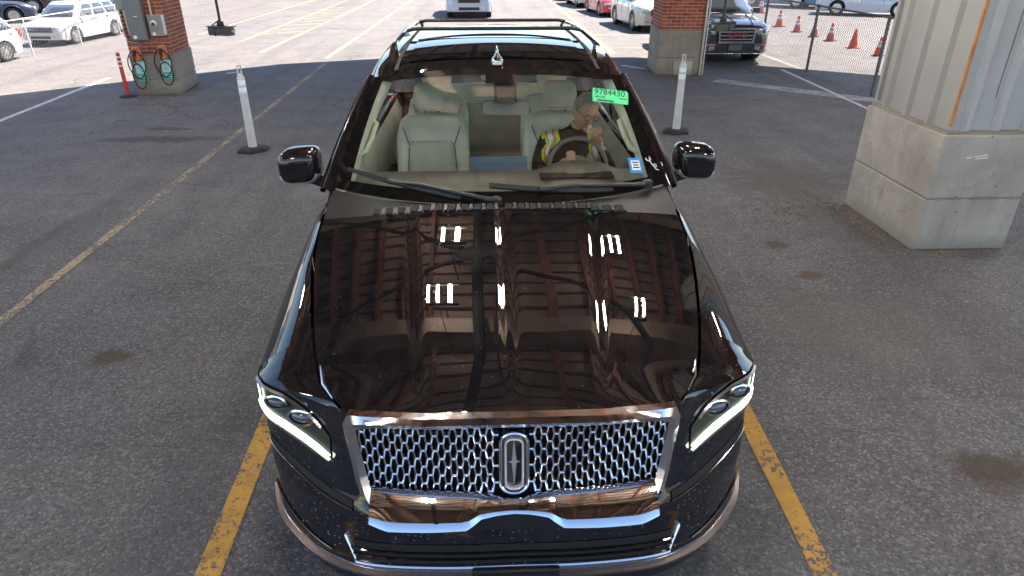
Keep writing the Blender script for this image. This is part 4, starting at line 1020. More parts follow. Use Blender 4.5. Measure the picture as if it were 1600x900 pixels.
# ---- headlamps
def lamp_hi(x): return itp(x, [.68, .74, .80, .88, .96, 1.03], [.905, .955, .985, 1.002, .995, .985])
def lamp_lo(x): return itp(x, [.68, .74, .80, .88, .96, 1.03], [.822, .830, .838, .846, .850, .856])
for sg in (-1, 1):
    lx = [.685 + (1.028 - .685) * k / 22 for k in range(23)]
    def lp(x, f, off):
        z = lerp(lamp_lo(x), lamp_hi(x), f); return fas(sg * t_of_x(x, z), z, off)
    hb_ = MB().grid([[lp(x, f, .005) for x in lx] for f in np.linspace(0, 1, 7)]).build('headlamp', 'lamp_dark', car, ang=50)
    hb_['label'] = 'lit headlamp with a glowing strip along its lower edge'
    d_ = MB(); rr_ = [[lp(x, f, o_) for x in lx] for f, o_ in ((.02, .006), (.04, .016), (.11, .020), (.18, .016), (.20, .006))]; d_.grid(rr_)
    d_.build('light_strip', 'drl', hb_, ang=50)
    up_ = MB().grid([[lp(x, f, .014) for f in np.linspace(.12, .80, 8)] for x in (1.002, 1.012, 1.022)]); up_.build('light_strip', 'drl', hb_, ang=50)
    MB().grid([[lp(x, f, o_) for x in lx] for f, o_ in ((-.14, .004), (-.10, .014), (-.02, .016), (.03, .008))]).build('lamp_trim', 'lamp_satin', hb_, ang=50)
    MB().grid([[lp(x, f, o_) for x in lx[2:]] for f, o_ in ((.93, .008), (.96, .016), (1.0, .006))]).build('lamp_brow', 'lamp_satin', hb_, ang=50)
    for x, f, rad in ((.80, .70, .034), (.915, .70, .030)):
        c_ = lp(x, f, .012); dr = Vector((sg * .25, -1, .15)).normalized(); q = dr.to_track_quat('Z', 'Y').to_matrix().to_4x4(); m_ = Matrix.Translation(c_) @ q @ Matrix.Diagonal((1.45, .85, 1, 1))
        MB().lathe([(rad * 1.2, -.02), (rad * 1.2, .012), (rad * .95, .014), (rad * .93, .0)], 20, cap=False).tf(m_).build('projector_ring', 'chrome', hb_)
        MB().lathe([(rad * .93, -.01), (rad * .85, .006), (rad * .6, .014), (rad * .25, .018), (.002, .019)], 20).tf(m_).build('projector_lens', 'lens', hb_)
    MB().grid([[lp(x, f, .024) for x in lx] for f in np.linspace(-.02, 1.0, 7)]).build('lamp_cover', 'clear_glass', hb_, ang=50)
    # bright spear at the bonnet corner
    a_, b_, c_ = (sg * .715, .33, ztop(.715, .33) + .004), (sg * .745, .43, ztop(.745, .43) + .005), (sg * .66, .235, ztop(.66, .235) + .004)
    MB().tube([c_, a_, b_], [.003, .007, .002], 6).build('corner_spear', 'chrome', car)

# ---- windscreen
def ws(u, v, off=0.):
    def P(u, v):
        B = Vector((u * .955, 1.66 + .27 * abs(u) ** 2.3, 1.325 + .015 * u * u)); T = Vector((u * .735, 2.45 - .09 * u * u, 1.894 - .032 * u * u))
        n = Vector((u * .25, -.6, .78)); return B.lerp(T, v) + n * .035 * math.sin(PI * min(1, max(0, v))) * (1 - .4 * u * u)
    p = P(u, v)
    if off:
        e = 1e-3; n = (P(u + e, v) - P(u - e, v)).cross(P(u, v + e) - P(u, v - e)).normalized(); p = p + (n if n.z > 0 else -n) * off
    return p
MB().grid([[ws(u, v) for u in np.linspace(-1, 1, 33)] for v in np.linspace(-.03, 1, 21)]).build('windscreen', 'windshield_glass', car, ang=80, fix=False)
fr = MB(); fo = .0025
U_ = list(np.linspace(-1, 1, 41))
fr.grid([[ws(u, v, fo) for u in U_] for v in (.945, .972, 1.0)]); fr.grid([[ws(u, v, fo) for u in U_] for v in (-.03, .02, .055)])
for sg in (-1, 1): fr.grid([[ws(sg * u, v, fo) for u in (lerp(.90, .925, v), .96, 1.0)] for v in np.linspace(.055, .945, 24)])
fr.grid([[ws(u, v, fo) for u in np.linspace(-.10, .12, 6)] for v in (.86, .90, .945)])
fr.build('windscreen_border', 'frit', car, ang=80)
# cowl with vent slots
cw = []
for u in U_:
    x = u * .955; a = Vector((x, yrear(x) - .03, ztop(min(abs(x), .945), 1.47) - .03)); b = ws(u, -.03, 0) - Vector((0, 0, .012)); m1 = a.lerp(b, .35) + Vector((0, 0, .012)); cw.append([a, m1, a.lerp(b, .7) + Vector((0, 0, .016)), b])
MB().grid(cw).build('cowl', 'black_plastic', car, ang=50)
for sg, x0, x1 in ((-1, -.70, -.03), (1, .0, .66)):
    n = 10
    for k in range(n):
        x = lerp(x0, x1, (k + .5) / n); y = yrear(x) + .075; z = ztop(abs(x), 1.47) - .006
        MB().box((x, y, z), (.034, .055, .012), rx=R(12)).build('cowl_slot', 'matte_black', car, smooth=False)
        MB().box((x + .033, y, z + .001), (.018, .058, .012), rx=R(12)).build('cowl_rib', 'black_plastic', car, smooth=False)
# wipers
def wiper(u0, v0, u1, v1, uk, vk):
    w = thing('wiper', None, None); w.parent = car
    pts = [ws(lerp(u0, u1, t), lerp(v0, v1, t), .010) for t in np.linspace(0, .80, 16)]
    bl = MB()
    rows_ = [[ws(lerp(u0, u1, t), lerp(v0, v1, t) - .012, .004), ws(lerp(u0, u1, t), lerp(v0, v1, t) - .012, .020), ws(lerp(u0, u1, t), lerp(v0, v1, t) + .014, .024), ws(lerp(u0, u1, t), lerp(v0, v1, t) + .014, .004)] for t in np.linspace(0, .78, 16)]
    bl.grid(rows_).build('blade', 'rubber', w)
    tk = .36; a = ws(lerp(u0, u1, tk), lerp(v0, v1, tk), .028); b = ws(u1, v1, .035); c = ws(lerp(u0, u1, .9), lerp(v0, v1, .9), .045)
    MB().tube([a, Vector(a).lerp(Vector(c), .3) + Vector((0, 0, .012)), c, b], [.010, .011, .014, .018], 8).build('arm', 'black_plastic', w)
    k = ws(lerp(u0, u1, tk), lerp(v0, v1, tk), .022); d_ = (Vector(b) - Vector(a)).normalized()
    MB().tube([Vector(k) - d_ * .05, Vector(k) + d_ * .06], .016, 8).build('clip', 'black_plastic', w)
    MB().lathe([(.03, -.02), (.03, .015), (.018, .025)], 12, b).build('pivot', 'black_plastic', w)
wiper(-.93, .135, -.03, -.03, 0, 0); wiper(-.07, .085, .86, -.015, 0, 0)

# ---- roof
wr_ = lambda y: smooth_itp(y, [2.3, 2.6, 3.2, 4.3, 5.08], [.735, .748, .76, .75, .70])
zr_ = lambda y: smooth_itp(y, [2.44, 2.8, 3.3, 4.0, 4.6, 5.08], [1.896, 1.938, 1.962, 1.964, 1.948, 1.90])
def roofz(x, y): return zr_(y) - .040 * (abs(x) / wr_(y)) ** 2.2
rows = []
uu = list(np.linspace(-1, 1, 31))
for v in np.linspace(0, 1, 26):
    r_ = []
    for u in uu:
        y0 = 2.458 - .09 * u * u; y = lerp(y0, 5.08, v); x = u * wr_(y); z = roofz(x, y)
        if v < .001: z -= .004
        r_.append((x, y, z))
    L_, R_ = r_[0], r_[-1]
    r_ = [(L_[0] - .085, L_[1], L_[2] - .115), (L_[0] - .055, L_[1], L_[2] - .06), (L_[0] - .025, L_[1], L_[2] - .022)] + r_ + [(R_[0] + .025, R_[1], R_[2] - .022), (R_[0] + .055, R_[1], R_[2] - .06), (R_[0] + .085, R_[1], R_[2] - .115)]
    rows.append(r_)
MB().grid(rows).build('roof', 'black_paint', car, ang=60)
MB().grid([[(u * .56, y, roofz(u * .56, y) + .006) for u in np.linspace(-1, 1, 17)] for y in np.linspace(2.66, 4.30, 14)]).build('sunroof', 'roof_glass', car, ang=60)
for yy in (3.38,): MB().grid([[(u * .56, y, roofz(u * .56, y) + .010) for u in np.linspace(-1, 1, 17)] for y in (yy, yy + .05)]).build('sunroof_bar', 'gloss_black', car, ang=60)
for sg in (-1, 1):
    MB().grid([[(sg * x, y, roofz(x, y) + .003) for x in (.615, .640)] for y in np.linspace(2.50, 5.0, 18)]).build('roof_ditch', 'matte_black', car)
    rl = [(sg * .69, 2.86, roofz(.69, 2.86) - .01), (sg * .69, 2.95, roofz(.69, 2.95) + .035), (sg * .685, 3.15, roofz(.685, 3.15) + .048), (sg * .68, 4.0, roofz(.68, 4.0) + .050), (sg * .665, 4.75, roofz(.665, 4.75) + .050), (sg * .66, 4.93, roofz(.66, 4.93) + .04), (sg * .66, 5.0, roofz(.66, 5.0) - .01)]
    MB().tube(rl, [.018, .018, .015, .014, .014, .016, .016], 8).build('roof_rail', 'gloss_black', car)
    ft = MB().ring([[(sg * .665, 2.80, roofz(.66, 2.8) - .01), (sg * .715, 2.80, roofz(.715, 2.8) - .02), (sg * .715, 3.02, roofz(.715, 3.02) - .02), (sg * .665, 3.02, roofz(.66, 3.02) - .01)], [(sg * .672, 2.90, roofz(.67, 2.9) + .045), (sg * .705, 2.90, roofz(.705, 2.9) + .04), (sg * .705, 3.02, roofz(.7, 3.02) + .055), (sg * .672, 3.02, roofz(.67, 3.02) + .06)]]); ft.build('rail_foot', 'dark_chrome', car, ang=30)
for yy in (3.72, 4.72):
    MB().tube([(-.67, yy, roofz(.67, yy) + .049), (-.60, yy, roofz(.6, yy) + .055), (.60, yy, roofz(.6, yy) + .055), (.67, yy, roofz(.67, yy) + .049)], .014, 8).build('cross_bar', 'black_plastic', car)
fn = MB()
for k, (y, h, w) in enumerate([(2.50, .010, .030), (2.54, .05, .034), (2.58, .095, .030), (2.62, .11, .022), (2.64, .0, .030)]): pass
fn.ring([[(w * math.cos(a) * (1), y0 + .07 * math.sin(a), roofz(0, 2.55) + z * .82) for a in np.linspace(0, 2 * PI, 17)[:-1]] for w, y0, z in ((.042, 2.56, -.004), (.040, 2.56, .02), (.030, 2.565, .04), (.016, 2.575, .058), (.009, 2.60, .085), (.004, 2.62, .108))])
fn.build('roof_antenna', 'dark_chrome', car, ang=40)

# ---- windscreen pillars, sides, doors, tail
for sg in (-1, 1):
    rows = []
    for v in np.linspace(-.06, 1.0, 18):
        e = ws(sg, v); k = 1 - .35 * max(0, v); rows.append([e + Vector((sg * a * k, b, c)) for a, b, c in ((-.012, 0, -.004), (.016, -.008, .014), (.050, .008, .016), (.078, .045, -.004), (.088, .095, -.035), (.07, .12, -.05))])
    MB().grid(rows).build('windscreen_pillar', 'black_paint', car, ang=50)
    MB().tube([ws(sg, v) + Vector((sg * .083 * (1 - .35 * max(0, v)), .055, -.006)) for v in np.linspace(-.04, 1, 14)], .0055, 6).build('pillar_sky_glint', 'chrome', car)  # bright tube drawing the sky's reflection along the pillar's outer edge
    rows = []
    for v in np.linspace(-.06, 1.0, 18):
        e = ws(sg, v); rows.append([e + Vector((sg * a, b, c)) for a, b, c in ((-.012, .015, -.012), (-.06, .04, -.03), (-.085, .10, -.05), (-.05, .18, -.07), (.03, .2, -.07))])
    MB().grid(rows).build('pillar_trim', 'trim_light', car, ang=60)
    hp = [ws(sg * .93, v) + Vector((-sg * a, .10, -.05)) for v, a in ((.30, .0), (.33, .035), (.45, .045), (.58, .04), (.61, .0))]
    MB().tube(hp, [.02, .016, .015, .016, .02], 8).build('grab_handle', 'trim_light', car)
    def side(y, base=.36):
        zb = zbot(y, base); tap = 1 - .03 * sstep(4.6, 5.25, y)
        P_ = [(.985, 1.235), (1.03, 1.20), (1.066, 1.12), (1.082, 1.0), (1.085, .85), (1.07, max(.62, zb + .03)), (1.045, max(.46, zb + .015)), (1.03, zb), (.93, zb)]
        return [(sg * a * tap, y, max(b, zb)) for a, b in P_]
    for nm, y0, y1 in (('front_door', 1.728, 2.88), ('rear_door', 2.888, 3.90), ('rear_quarter', 3.908, 5.22)):
        MB().grid([side(y) for y in np.linspace(y0, y1, 26)]).build(nm, 'black_paint', car, ang=50)
    for yy in (2.62, 3.66): MB().box((sg * 1.09, yy, 1.06), (.03, .2, .03)).build('door_handle', 'chrome', car)
    MB().tube([(sg * .995, 1.85, 1.242), (sg * .995, 5.0, 1.242)], .009, 6).build('belt_moulding', 'chrome', car)
    MB().box((sg * 1.06, 2.5, .33), (.16, 2.0, .05)).build('running_board', 'black_plastic', car)
    # side glass and posts
    top = lambda y: (wr_(max(2.46, min(5.05, y))) + .078, roofz(.75, max(2.46, min(5.05, y))) - .105)
    def sg_pt(yb_, yt_, f): 
        a = Vector((sg * .985, yb_, 1.24)); w, z = top(yt_); b = Vector((sg * w, yt_, z)); return a.lerp(b, f) + Vector((sg * .02 * math.sin(PI * f), 0, 0))
    for nm, (a0, a1), (b0, b1), mt_ in (('front_window', (2.02, 2.80), (2.55, 2.86), 'side_glass'), ('rear_window', (2.94, 3.78), (2.98, 3.82), 'dark_tint'), ('quarter_window', (3.92, 4.95), (3.94, 4.82), 'dark_tint')):
        MB().grid([[sg_pt(lerp(a0, a1, i / 8), lerp(b0, b1, i / 8), f) for i in range(9)] for f in np.linspace(0, 1, 8)]).build(nm, mt_, car, ang=60, fix=False)
    for (a0, a1), (b0, b1) in (((2.80, 2.94), (2.86, 2.98)), ((3.78, 3.92), (3.82, 3.94)), ((4.95, 5.2), (4.82, 5.06)), ((1.80, 2.02), (2.42, 2.55))):
        MB().grid([[sg_pt(lerp(a0, a1, i / 3), lerp(b0, b1, i / 3), f) + Vector((sg * .004, 0, 0)) for i in range(4)] for f in np.linspace(0, 1, 8)]).build('window_post', 'gloss_black', car, ang=60)
    # door mirrors
    mr = thing('door_mirror', None, None); mr.parent = car; mr['label'] = 'black door mirror with a silver lower band'
    def mell(y, sx, sz, dz=0, z0=0):
        return [(sg * (1.20 + .125 * sx * (abs(math.cos(a)) ** .55) * (1 if math.cos(a) > 0 else -1)), y, 1.385 + z0 + dz + .105 * sz * (abs(math.sin(a)) ** .6) * (1 if math.sin(a) > 0 else -1) - .012 * math.cos(a)) for a in np.linspace(0, 2 * PI, 25)[:-1]]
    MB().ring([mell(2.08, .45, .45), mell(2.085, .75, .75), mell(2.11, .93, .93), mell(2.15, 1, 1), mell(2.21, 1, 1), mell(2.25, .95, .95), mell(2.25, .85, .85), mell(2.24, .84, .84)]).build('shell', 'black_paint', mr, ang=50)
    bd = []
    for a in np.linspace(PI * 1.10, PI * 1.93, 20):
        q_ = lambda y, s_: (sg * (1.20 + .125 * s_ * (abs(math.cos(a)) ** .55) * (1 if math.cos(a) > 0 else -1)), y, 1.385 + .105 * s_ * (abs(math.sin(a)) ** .6) * (1 if math.sin(a) > 0 else -1) - .012 * math.cos(a))
        bd.append([q_(2.093, .82), q_(2.106, .94), q_(2.145, 1.02), q_(2.20, 1.02)])
    MB().grid(bd).build('silver_band', 'silver_paint', mr, ang=50)
    MB().ring([[(sg * 1.0, 2.10, 1.225), (sg * 1.0, 2.20, 1.225), (sg * 1.0, 2.20, 1.265), (sg * 1.0, 2.10, 1.265)], [(sg * 1.10, 2.12, 1.27), (sg * 1.10, 2.21, 1.27), (sg * 1.10, 2.21, 1.31), (sg * 1.10, 2.12, 1.31)], [(sg * 1.17, 2.13, 1.29), (sg * 1.17, 2.21, 1.29), (sg * 1.17, 2.21, 1.33), (sg * 1.17, 2.13, 1.33)]]).build('arm', 'black_paint', mr)
    MB().box((sg * 1.03, 5.24, 1.05), (.10, .10, .34)).build('tail_lamp', 'tail_red', car)
tp = MB().grid([[(u * 1.0, 5.24 + .05 * (1 - u * u), z) for u in np.linspace(-1, 1, 15)] for z in (.38, .6, .9, 1.24)]); tp.build('tailgate', 'black_paint', car)
MB().grid([[(u * lerp(.95, .70, f), lerp(5.27, 5.09, f) + .02 * (1 - u * u), lerp(1.24, 1.86, f)) for u in np.linspace(-1, 1, 12)] for f in (0, .5, 1)]).build('tailgate_window', 'dark_tint', car, fix=False)
MB().box((0, 5.30, .55), (1.9, .10, .22)).build('rear_bumper', 'black_plastic', car)

# ---- cabin
MB().box((0, 3.4, .50), (1.86, 3.5, .06)).build('cabin_floor', 'dash', car, smooth=False)
MB().box((0, 1.72, .85), (1.80, .04, .80)).build('bulkhead', 'matte_black', car, smooth=False)
hl_ = []
for y in np.linspace(2.46, 5.0, 14): hl_.append([(x, y, roofz(x, y) - .045 - .01 * (abs(x) > .7)) for x in np.linspace(-.74, .74, 13)])
MB().grid(hl_).build('headliner', 'trim_light', car)
for sg in (-1, 1): MB().grid([[(sg * x, y, z) for z, x in ((.55, .95), (.95, .93), (1.12, .91), (1.22, .955))] for y in np.linspace(1.85, 5.0, 6)]).build('door_lining', 'leather', car)
ds = []
for u in np.linspace(-1, 1, 41):
    x = u * .93; hump = .060 * math.exp(-((x - .50) / .20) ** 4); yb_ = 1.70 + .23 * abs(u) ** 2.3
    ds.append([(x, yb_, 1.285), (x, yb_ + .12, 1.292), (x, lerp(yb_, 2.32, .6), 1.30 + hump * .7), (x, 2.28, 1.302 + hump), (x, 2.34, 1.285 + hump), (x, 2.36, 1.22 + hump * .6), (x, 2.30, 1.12), (x, 2.36, .95), (x, 2.30, .62)])
MB().grid(ds).build('dashboard', 'dash', car, ang=50)
MB().box((.46, 2.06, 1.334), (.44, .10, .012), rz=.03).build('display_hood_vent', 'matte_black', car, smooth=False)
MB().box((0.0, 2.33, 1.335), (.36, .025, .085), rx=R(-18)).build('centre_screen', 'blue_cloth', car, smooth=False)
MB().box((0, 2.95, .78), (.30, 1.2, .50)).build('centre_console', 'leather_dark', car)
# steering wheel
SWC = Vector((.53, 2.50, 1.255)); swm = Matrix.Translation(SWC) @ Matrix.Rotation(R(62), 4, 'X')
sw = thing('steering_wheel', None, None); sw.parent = car
MB().tube([(.19 * math.cos(a), .19 * math.sin(a), 0) for a in np.linspace(0, 2 * PI, 41)], .0145, 8, cap=False).tf(swm).build('wheel_rim', 'dash', sw)
MB().lathe([(.075, -.03), (.075, .02), (.05, .035)], 18).tf(swm).build('hub', 'dash', sw)
for a in (0, PI, -PI / 2): MB().box((.12 * math.cos(a), .12 * math.sin(a), 0), (.12, .035, .02), rz=a).tf(swm).build('spoke', 'satin', sw)
# seats
def pillow(rows_, name, mat, par):   # closed loft of rounded rectangles
    return MB().ring(rows_).build(name, mat, par, ang=70)
def seat(x, y, w, label, zt=1.50, front=True, par=car):
    s = thing('seat', None, None); s.parent = par; s['label'] = label
    def rr(z, hw, yc, th, n=24):
        return [(x + hw * (abs(math.cos(a)) ** .45) * (1 if math.cos(a) > 0 else -1), yc + th * (abs(math.sin(a)) ** .6) * (1 if math.sin(a) > 0 else -1), z) for a in np.linspace(0, 2 * PI, n + 1)[:-1]]
    hw = w / 2
    pillow([rr(zt - .72, hw * .90, y - .10, .09), rr(zt - .60, hw * .98, y - .08, .10), rr(zt - .35, hw, y - .03, .10), rr(zt - .15, hw * .98, y + .015, .095), rr(zt - .05, hw * .88, y + .035, .085), rr(zt - .012, hw * .72, y + .042, .07), rr(zt, hw * .45, y + .045, .045)], 'backrest', 'leather', s)
    # raised centre panel and seams on the backrest
    pn = MB(); pr_ = []
    for z, k in ((zt - .60, .62), (zt - .35, .64), (zt - .20, .60), (zt - .165, .50)):
        yc = itp(z, [zt - .60, zt - .35, zt - .15], [y - .08, y - .03, y + .015]) - itp(z, [zt - .6, zt - .15], [.104, .097]); pr_.append([(x + u * hw * k, yc - .010 * (1 - u * u), z) for u in np.linspace(-1, 1, 9)])
    pn.grid(pr_); pn.build('centre_panel', 'leather_dark', s, thick=.01)
    fz = lambda z: itp(z, [zt - .60, zt - .35, zt - .15, zt - .05], [y - .187, y - .133, y - .085, y - .055])
    sm = MB(); loop = [(x - hw * .62, zt - .58), (x - hw * .66, zt - .35), (x - hw * .62, zt - .21), (x - hw * .52, zt - .165), (x + hw * .52, zt - .165), (x + hw * .62, zt - .21), (x + hw * .66, zt - .35), (x + hw * .62, zt - .58)]
    sm.tube([(a, fz(b) - .004, b) for a, b in loop], .0035, 5)
    for sx in (-1, 1): sm.tube([(x + sx * hw * .60, fz(zt - .19) - .004, zt - .19), (x + sx * hw * .78, fz(zt - .08) - .002, zt - .07)], .0035, 5)
    sm.build('seam', 'seam', s)
    pillow([rr(zt + .03, .085, y + .035, .045), rr(zt + .055, .115, y + .03, .055), rr(zt + .13, .125, y + .025, .058), rr(zt + .19, .112, y + .03, .05), rr(zt + .215, .08, y + .035, .03)], 'headrest', 'leather', s)
    for sx in (-.05, .05): MB().tube([(x + sx, y + .04, zt - .03), (x + sx, y + .04, zt + .06)], .008, 6).build('headrest_post', 'satin', s)
    c_ = []
    for k, (yy, hh, th) in enumerate(((y - .60, .86, .86), (y - .58, .98, .98), (y - .30, 1, 1), (y - .06, .98, .96))):
        c_.append([(x + hw * hh * (abs(math.cos(a)) ** .45) * (1 if math.cos(a) > 0 else -1), yy, zt - .72 + .08 * th * (abs(math.sin(a)) ** .6) * (1 if math.sin(a) > 0 else -1)) for a in np.linspace(0, 2 * PI, 25)[:-1]])
    pillow(c_, 'cushion', 'leather', s)
seat(-.46, 2.98, .52, 'empty pale grey leather front seat on the left of the picture'); seat(.45, 3.02, .52, 'pale grey leather seat behind the driver')
seat(-.48, 3.95, .52, 'second row seat behind the empty front seat', 1.46); seat(.48, 3.95, .52, 'second row seat behind the driver', 1.46)
seat(0, 4.75, 1.2, 'rear bench seat', 1.40)
# rear view mirror and sensor pod
rv = thing('rear_view_mirror', None, None); rv.parent = car
MB().ring([[(.05 + a * .14, 2.40 + .02 * 0, 1.665 + b * .042) for a, b in rrect(1, 1, .35)], [(.05 + a * .145, 2.425, 1.665 + b * .045) for a, b in rrect(1, 1, .35)], [(.05 + a * .13, 2.455, 1.665 + b * .04) for a, b in rrect(1, 1, .35)]]).build('shell', 'grey_box_light', rv, ang=40)
MB().ring([[(.045 + a * .05, 2.34 + .03 * b, 1.745 + b * .04) for a, b in rrect(1, 1, .3)], [(.045 + a * .07, 2.43, 1.775 + b * .055) for a, b in rrect(1, 1, .3)]]).build('sensor_pod', 'camera_grey', rv, ang=40)
for k in range(9): MB().box((.045 + (k - 4) * .016, 2.372, 1.726), (.005, .012, .05), rx=R(-30)).build('pod_rib', 'matte_black', rv, smooth=False)
# ================================================================== STICKERS ON THE GLASS (car frame shifted by the car's place)
def ws_w(u, v, off): return ws(u, v, off) + car.location
def glass_frame(u, v, off):
    p = ws_w(u, v, off); x = (ws_w(u + .01, v, off) - ws_w(u - .01, v, off)).normalized(); y = (ws_w(u, v + .01, off) - ws_w(u, v - .01, off)).normalized(); n = x.cross(y).normalized(); y = n.cross(x)
    return Matrix.Translation(p) @ Matrix((x, y, n)).transposed().to_4x4()
def sticker(name, label, u, v, w, h, mat, rot=0.):
    m = glass_frame(u, v, .005) @ Matrix.Rotation(rot, 4, 'Z')
    t = thing(name, label, 'sticker'); t.matrix_world = m
    t.location = m.to_translation(); t.rotation_euler = m.to_euler()
    MB().box((0, 0, 0), (w, h, .0012)).build('sheet', mat, t, smooth=False)
    return t
lb = sticker('windscreen_label', 'bright green label printed 9784430 at the top of the windscreen', .845, .765, .215, .10, 'green_label', R(-4))
text('number', '9784430', .062, 'ink', lb, (-.005, .023, .001), (0, 0, 0), .0004, .86)
text('small_print', 'FOR', .026, 'ink', lb, (-.055, -.016, .001), (0, 0, 0), .0004)
ln = MB(); ln.box((-.03, -.038, .001), (.10, .010, .0008)); ln.box((.075, -.012, .001), (.045, .006, .0008)); ln.box((-.085, -.014, .001), (.008, .012, .0008)); ln.build('print_lines', 'ink', lb, smooth=False)
bl = sticker('parking_sticker', 'small blue and white sticker low on the windscreen corner', .845, .16, .085, .095, 'blue_label', R(-8))
MB().box((0, .0, .0009), (.055, .06, .0008)).build('white_panel', 'white_print', bl, smooth=False)
ln = MB()
for k in range(3): ln.box((0, .018 - k * .016, .0015), (.042 - .008 * (k % 2), .008, .0006))
ln.build('print_lines', 'ink', bl, smooth=False)
mk = thing('chalk_mark', 'white handwritten squiggle on the dark glass edge beside the blue sticker', 'mark'); m = glass_frame(.955, .145, .006); mk.location = m.to_translation(); mk.rotation_euler = m.to_euler()
pts = [(-.03, .045), (-.025, .03), (-.01, .022), (.004, .03), (.0, .05), (-.008, .03), (.0, .0), (.012, -.018), (.024, -.02), (.026, -.006), (.014, .0), (.008, -.014), (.016, -.034), (.03, -.04)]
MB().tube([(a, b, .001) for a, b in pts], .0028, 6).build('stroke', 'white_print', mk)

# ================================================================== DRIVER
pm('skin', (.56, .33, .24), .55, var=.10, vs=30, bump=.1, bs=120)
pm('shirt', (.012, .012, .014), .85, var=.3, vs=20, bump=.3, bs=90)
pm('hair', (.30, .30, .30), .7, var=.35, vs=60, bump=.6, bs=180)
pm('hivis_lime', (.48, .72, .05), .7); pm('hivis_orange', (.85, .20, .03), .7); pm('vest_silver', (.62, .68, .74), .35, .3)
pm('spectacles', (.012, .012, .012), .3)
def skin_mesh(verts, edges, radii, root=0, sub=1):
    me = bpy.data.meshes.new('tmp'); me.from_pydata(verts, edges, []); o = bpy.data.objects.new('tmp', me); col.objects.link(o)
    sk = o.modifiers.new('skin', 'SKIN'); sk.use_smooth_shade = True; sk.branch_smoothing = .6
    sv = me.skin_vertices[0].data
    for i, r_ in enumerate(radii): sv[i].radius = r_ if isinstance(r_, tuple) else (r_, r_)
    sv[root].use_root = True
    ss = o.modifiers.new('sub', 'SUBSURF'); ss.levels = sub; ss.render_levels = sub
    dg = bpy.context.evaluated_depsgraph_get(); dg.update(); r_ = bpy.data.meshes.new_from_object(o.evaluated_get(dg)); bpy.data.objects.remove(o)
    return [tuple(v.co) for v in r_.vertices], [tuple(p.vertices) for p in r_.polygons]
CW = car.location
def C3(x, y, z): return (x, y + CW.y, z)
B = MB()
# trunk, arms and thighs as one skeleton (x right in picture, y away from camera)
V = [C3(.46, 2.86, .86), C3(.47, 2.90, 1.02), C3(.48, 2.90, 1.20), C3(.50, 2.87, 1.33), C3(.535, 2.83, 1.425), C3(.56, 2.79, 1.49),       # 0-5 pelvis..neck
     C3(.34, 2.87, 1.345), C3(.27, 2.72, 1.16), C3(.37, 2.56, 1.22), C3(.42, 2.50, 1.27),                                              # 6-9 arm to wheel
     C3(.68, 2.86, 1.335), C3(.79, 2.70, 1.17), C3(.72, 2.60, 1.31), C3(.675, 2.60, 1.375),                                            # 10-13 arm raised to the chin
     C3(.37, 2.62, .86), C3(.36, 2.40, .80), C3(.57, 2.62, .86), C3(.58, 2.40, .80)]
E_ = [(0, 1), (1, 2), (2, 3), (3, 4), (4, 5), (3, 6), (6, 7), (7, 8), (8, 9), (3, 10), (10, 11), (11, 12), (12, 13), (0, 14), (14, 15), (0, 16), (16, 17)]
RD = [(.17, .13), (.175, .13), (.185, .13), (.14, .10), .060, .056, .075, .050, .036, .028, .075, .050, .036, .030, .085, .07, .085, .07]
v_, f_ = skin_mesh(V, E_, RD); B.add(v_, f_)
# head, bowed forward and turned down to the right of the picture
HC = Vector(C3(.595, 2.745, 1.575))
HM = Matrix.Translation(HC) @ Matrix.Rotation(R(20), 4, 'Z') @ Matrix.Rotation(R(26), 4, 'X') @ Matrix.Rotation(R(10), 4, 'Y')
def head_pt(th, ph):      # th: 0 = face (-y), ph: latitude
    x, y, z = math.cos(ph) * math.sin(th), -math.cos(ph) * math.cos(th), math.sin(ph)
    sx, sy, sz = .078, .098, .124
    X, Y, Z = x * sx, y * sy, z * sz
    if Z < 0:
        k = min(1, -Z / sz); X *= 1 - .30 * k ** 1.4; Y = Y * (1 - .10 * k) + (.0 if y < 0 else -.03 * k)
        if y < 0: Y -= .012 * k
    f = max(0, -y) ** 2
    def bump(cx, cz, rx, rz): return math.exp(-((X - cx) / rx) ** 2 - ((Z - cz) / rz) ** 2) * f
    Y -= .024 * bump(0, -.018, .012, .020) + .012 * bump(0, .008, .009, .022)          # nose
    Y += .011 * bump(.030, .014, .017, .013) + .011 * bump(-.030, .014, .017, .013)    # eye sockets
    Y -= .007 * bump(0, .034, .05, .010)                                               # brow
    Y -= .006 * bump(0, -.056, .022, .006) + .006 * bump(0, -.069, .020, .006) - .004 * bump(0, -.063, .022, .003)  # lips
    Y -= .010 * bump(0, -.098, .024, .018)                                             # chin
    Y -= .005 * (bump(.042, -.02, .02, .02) + bump(-.042, -.02, .02, .02))             # cheeks
    return (X, Y, Z)
nT, nP = 48, 36
hv = MB(); hv.ring([[head_pt(2 * PI * i / nT, -PI / 2 + PI * (j + .5) / nP) for i in range(nT)] for j in range(nP)]); hv.tf(HM); B.add(hv.v, hv.f)
for sx in (-1, 1):        # ears
    e = MB(); e.ring([[(sx * (.070 + dx), .012 + .016 * k * math.cos(a), -.005 + .030 * k * math.sin(a)) for a in np.linspace(0, 2 * PI, 15)[:-1]] for dx, k in ((0, .7), (.008, .95), (.016, 1.0), (.018, .75), (.012, .5))]); e.tf(HM); B.add(e.v, e.f)
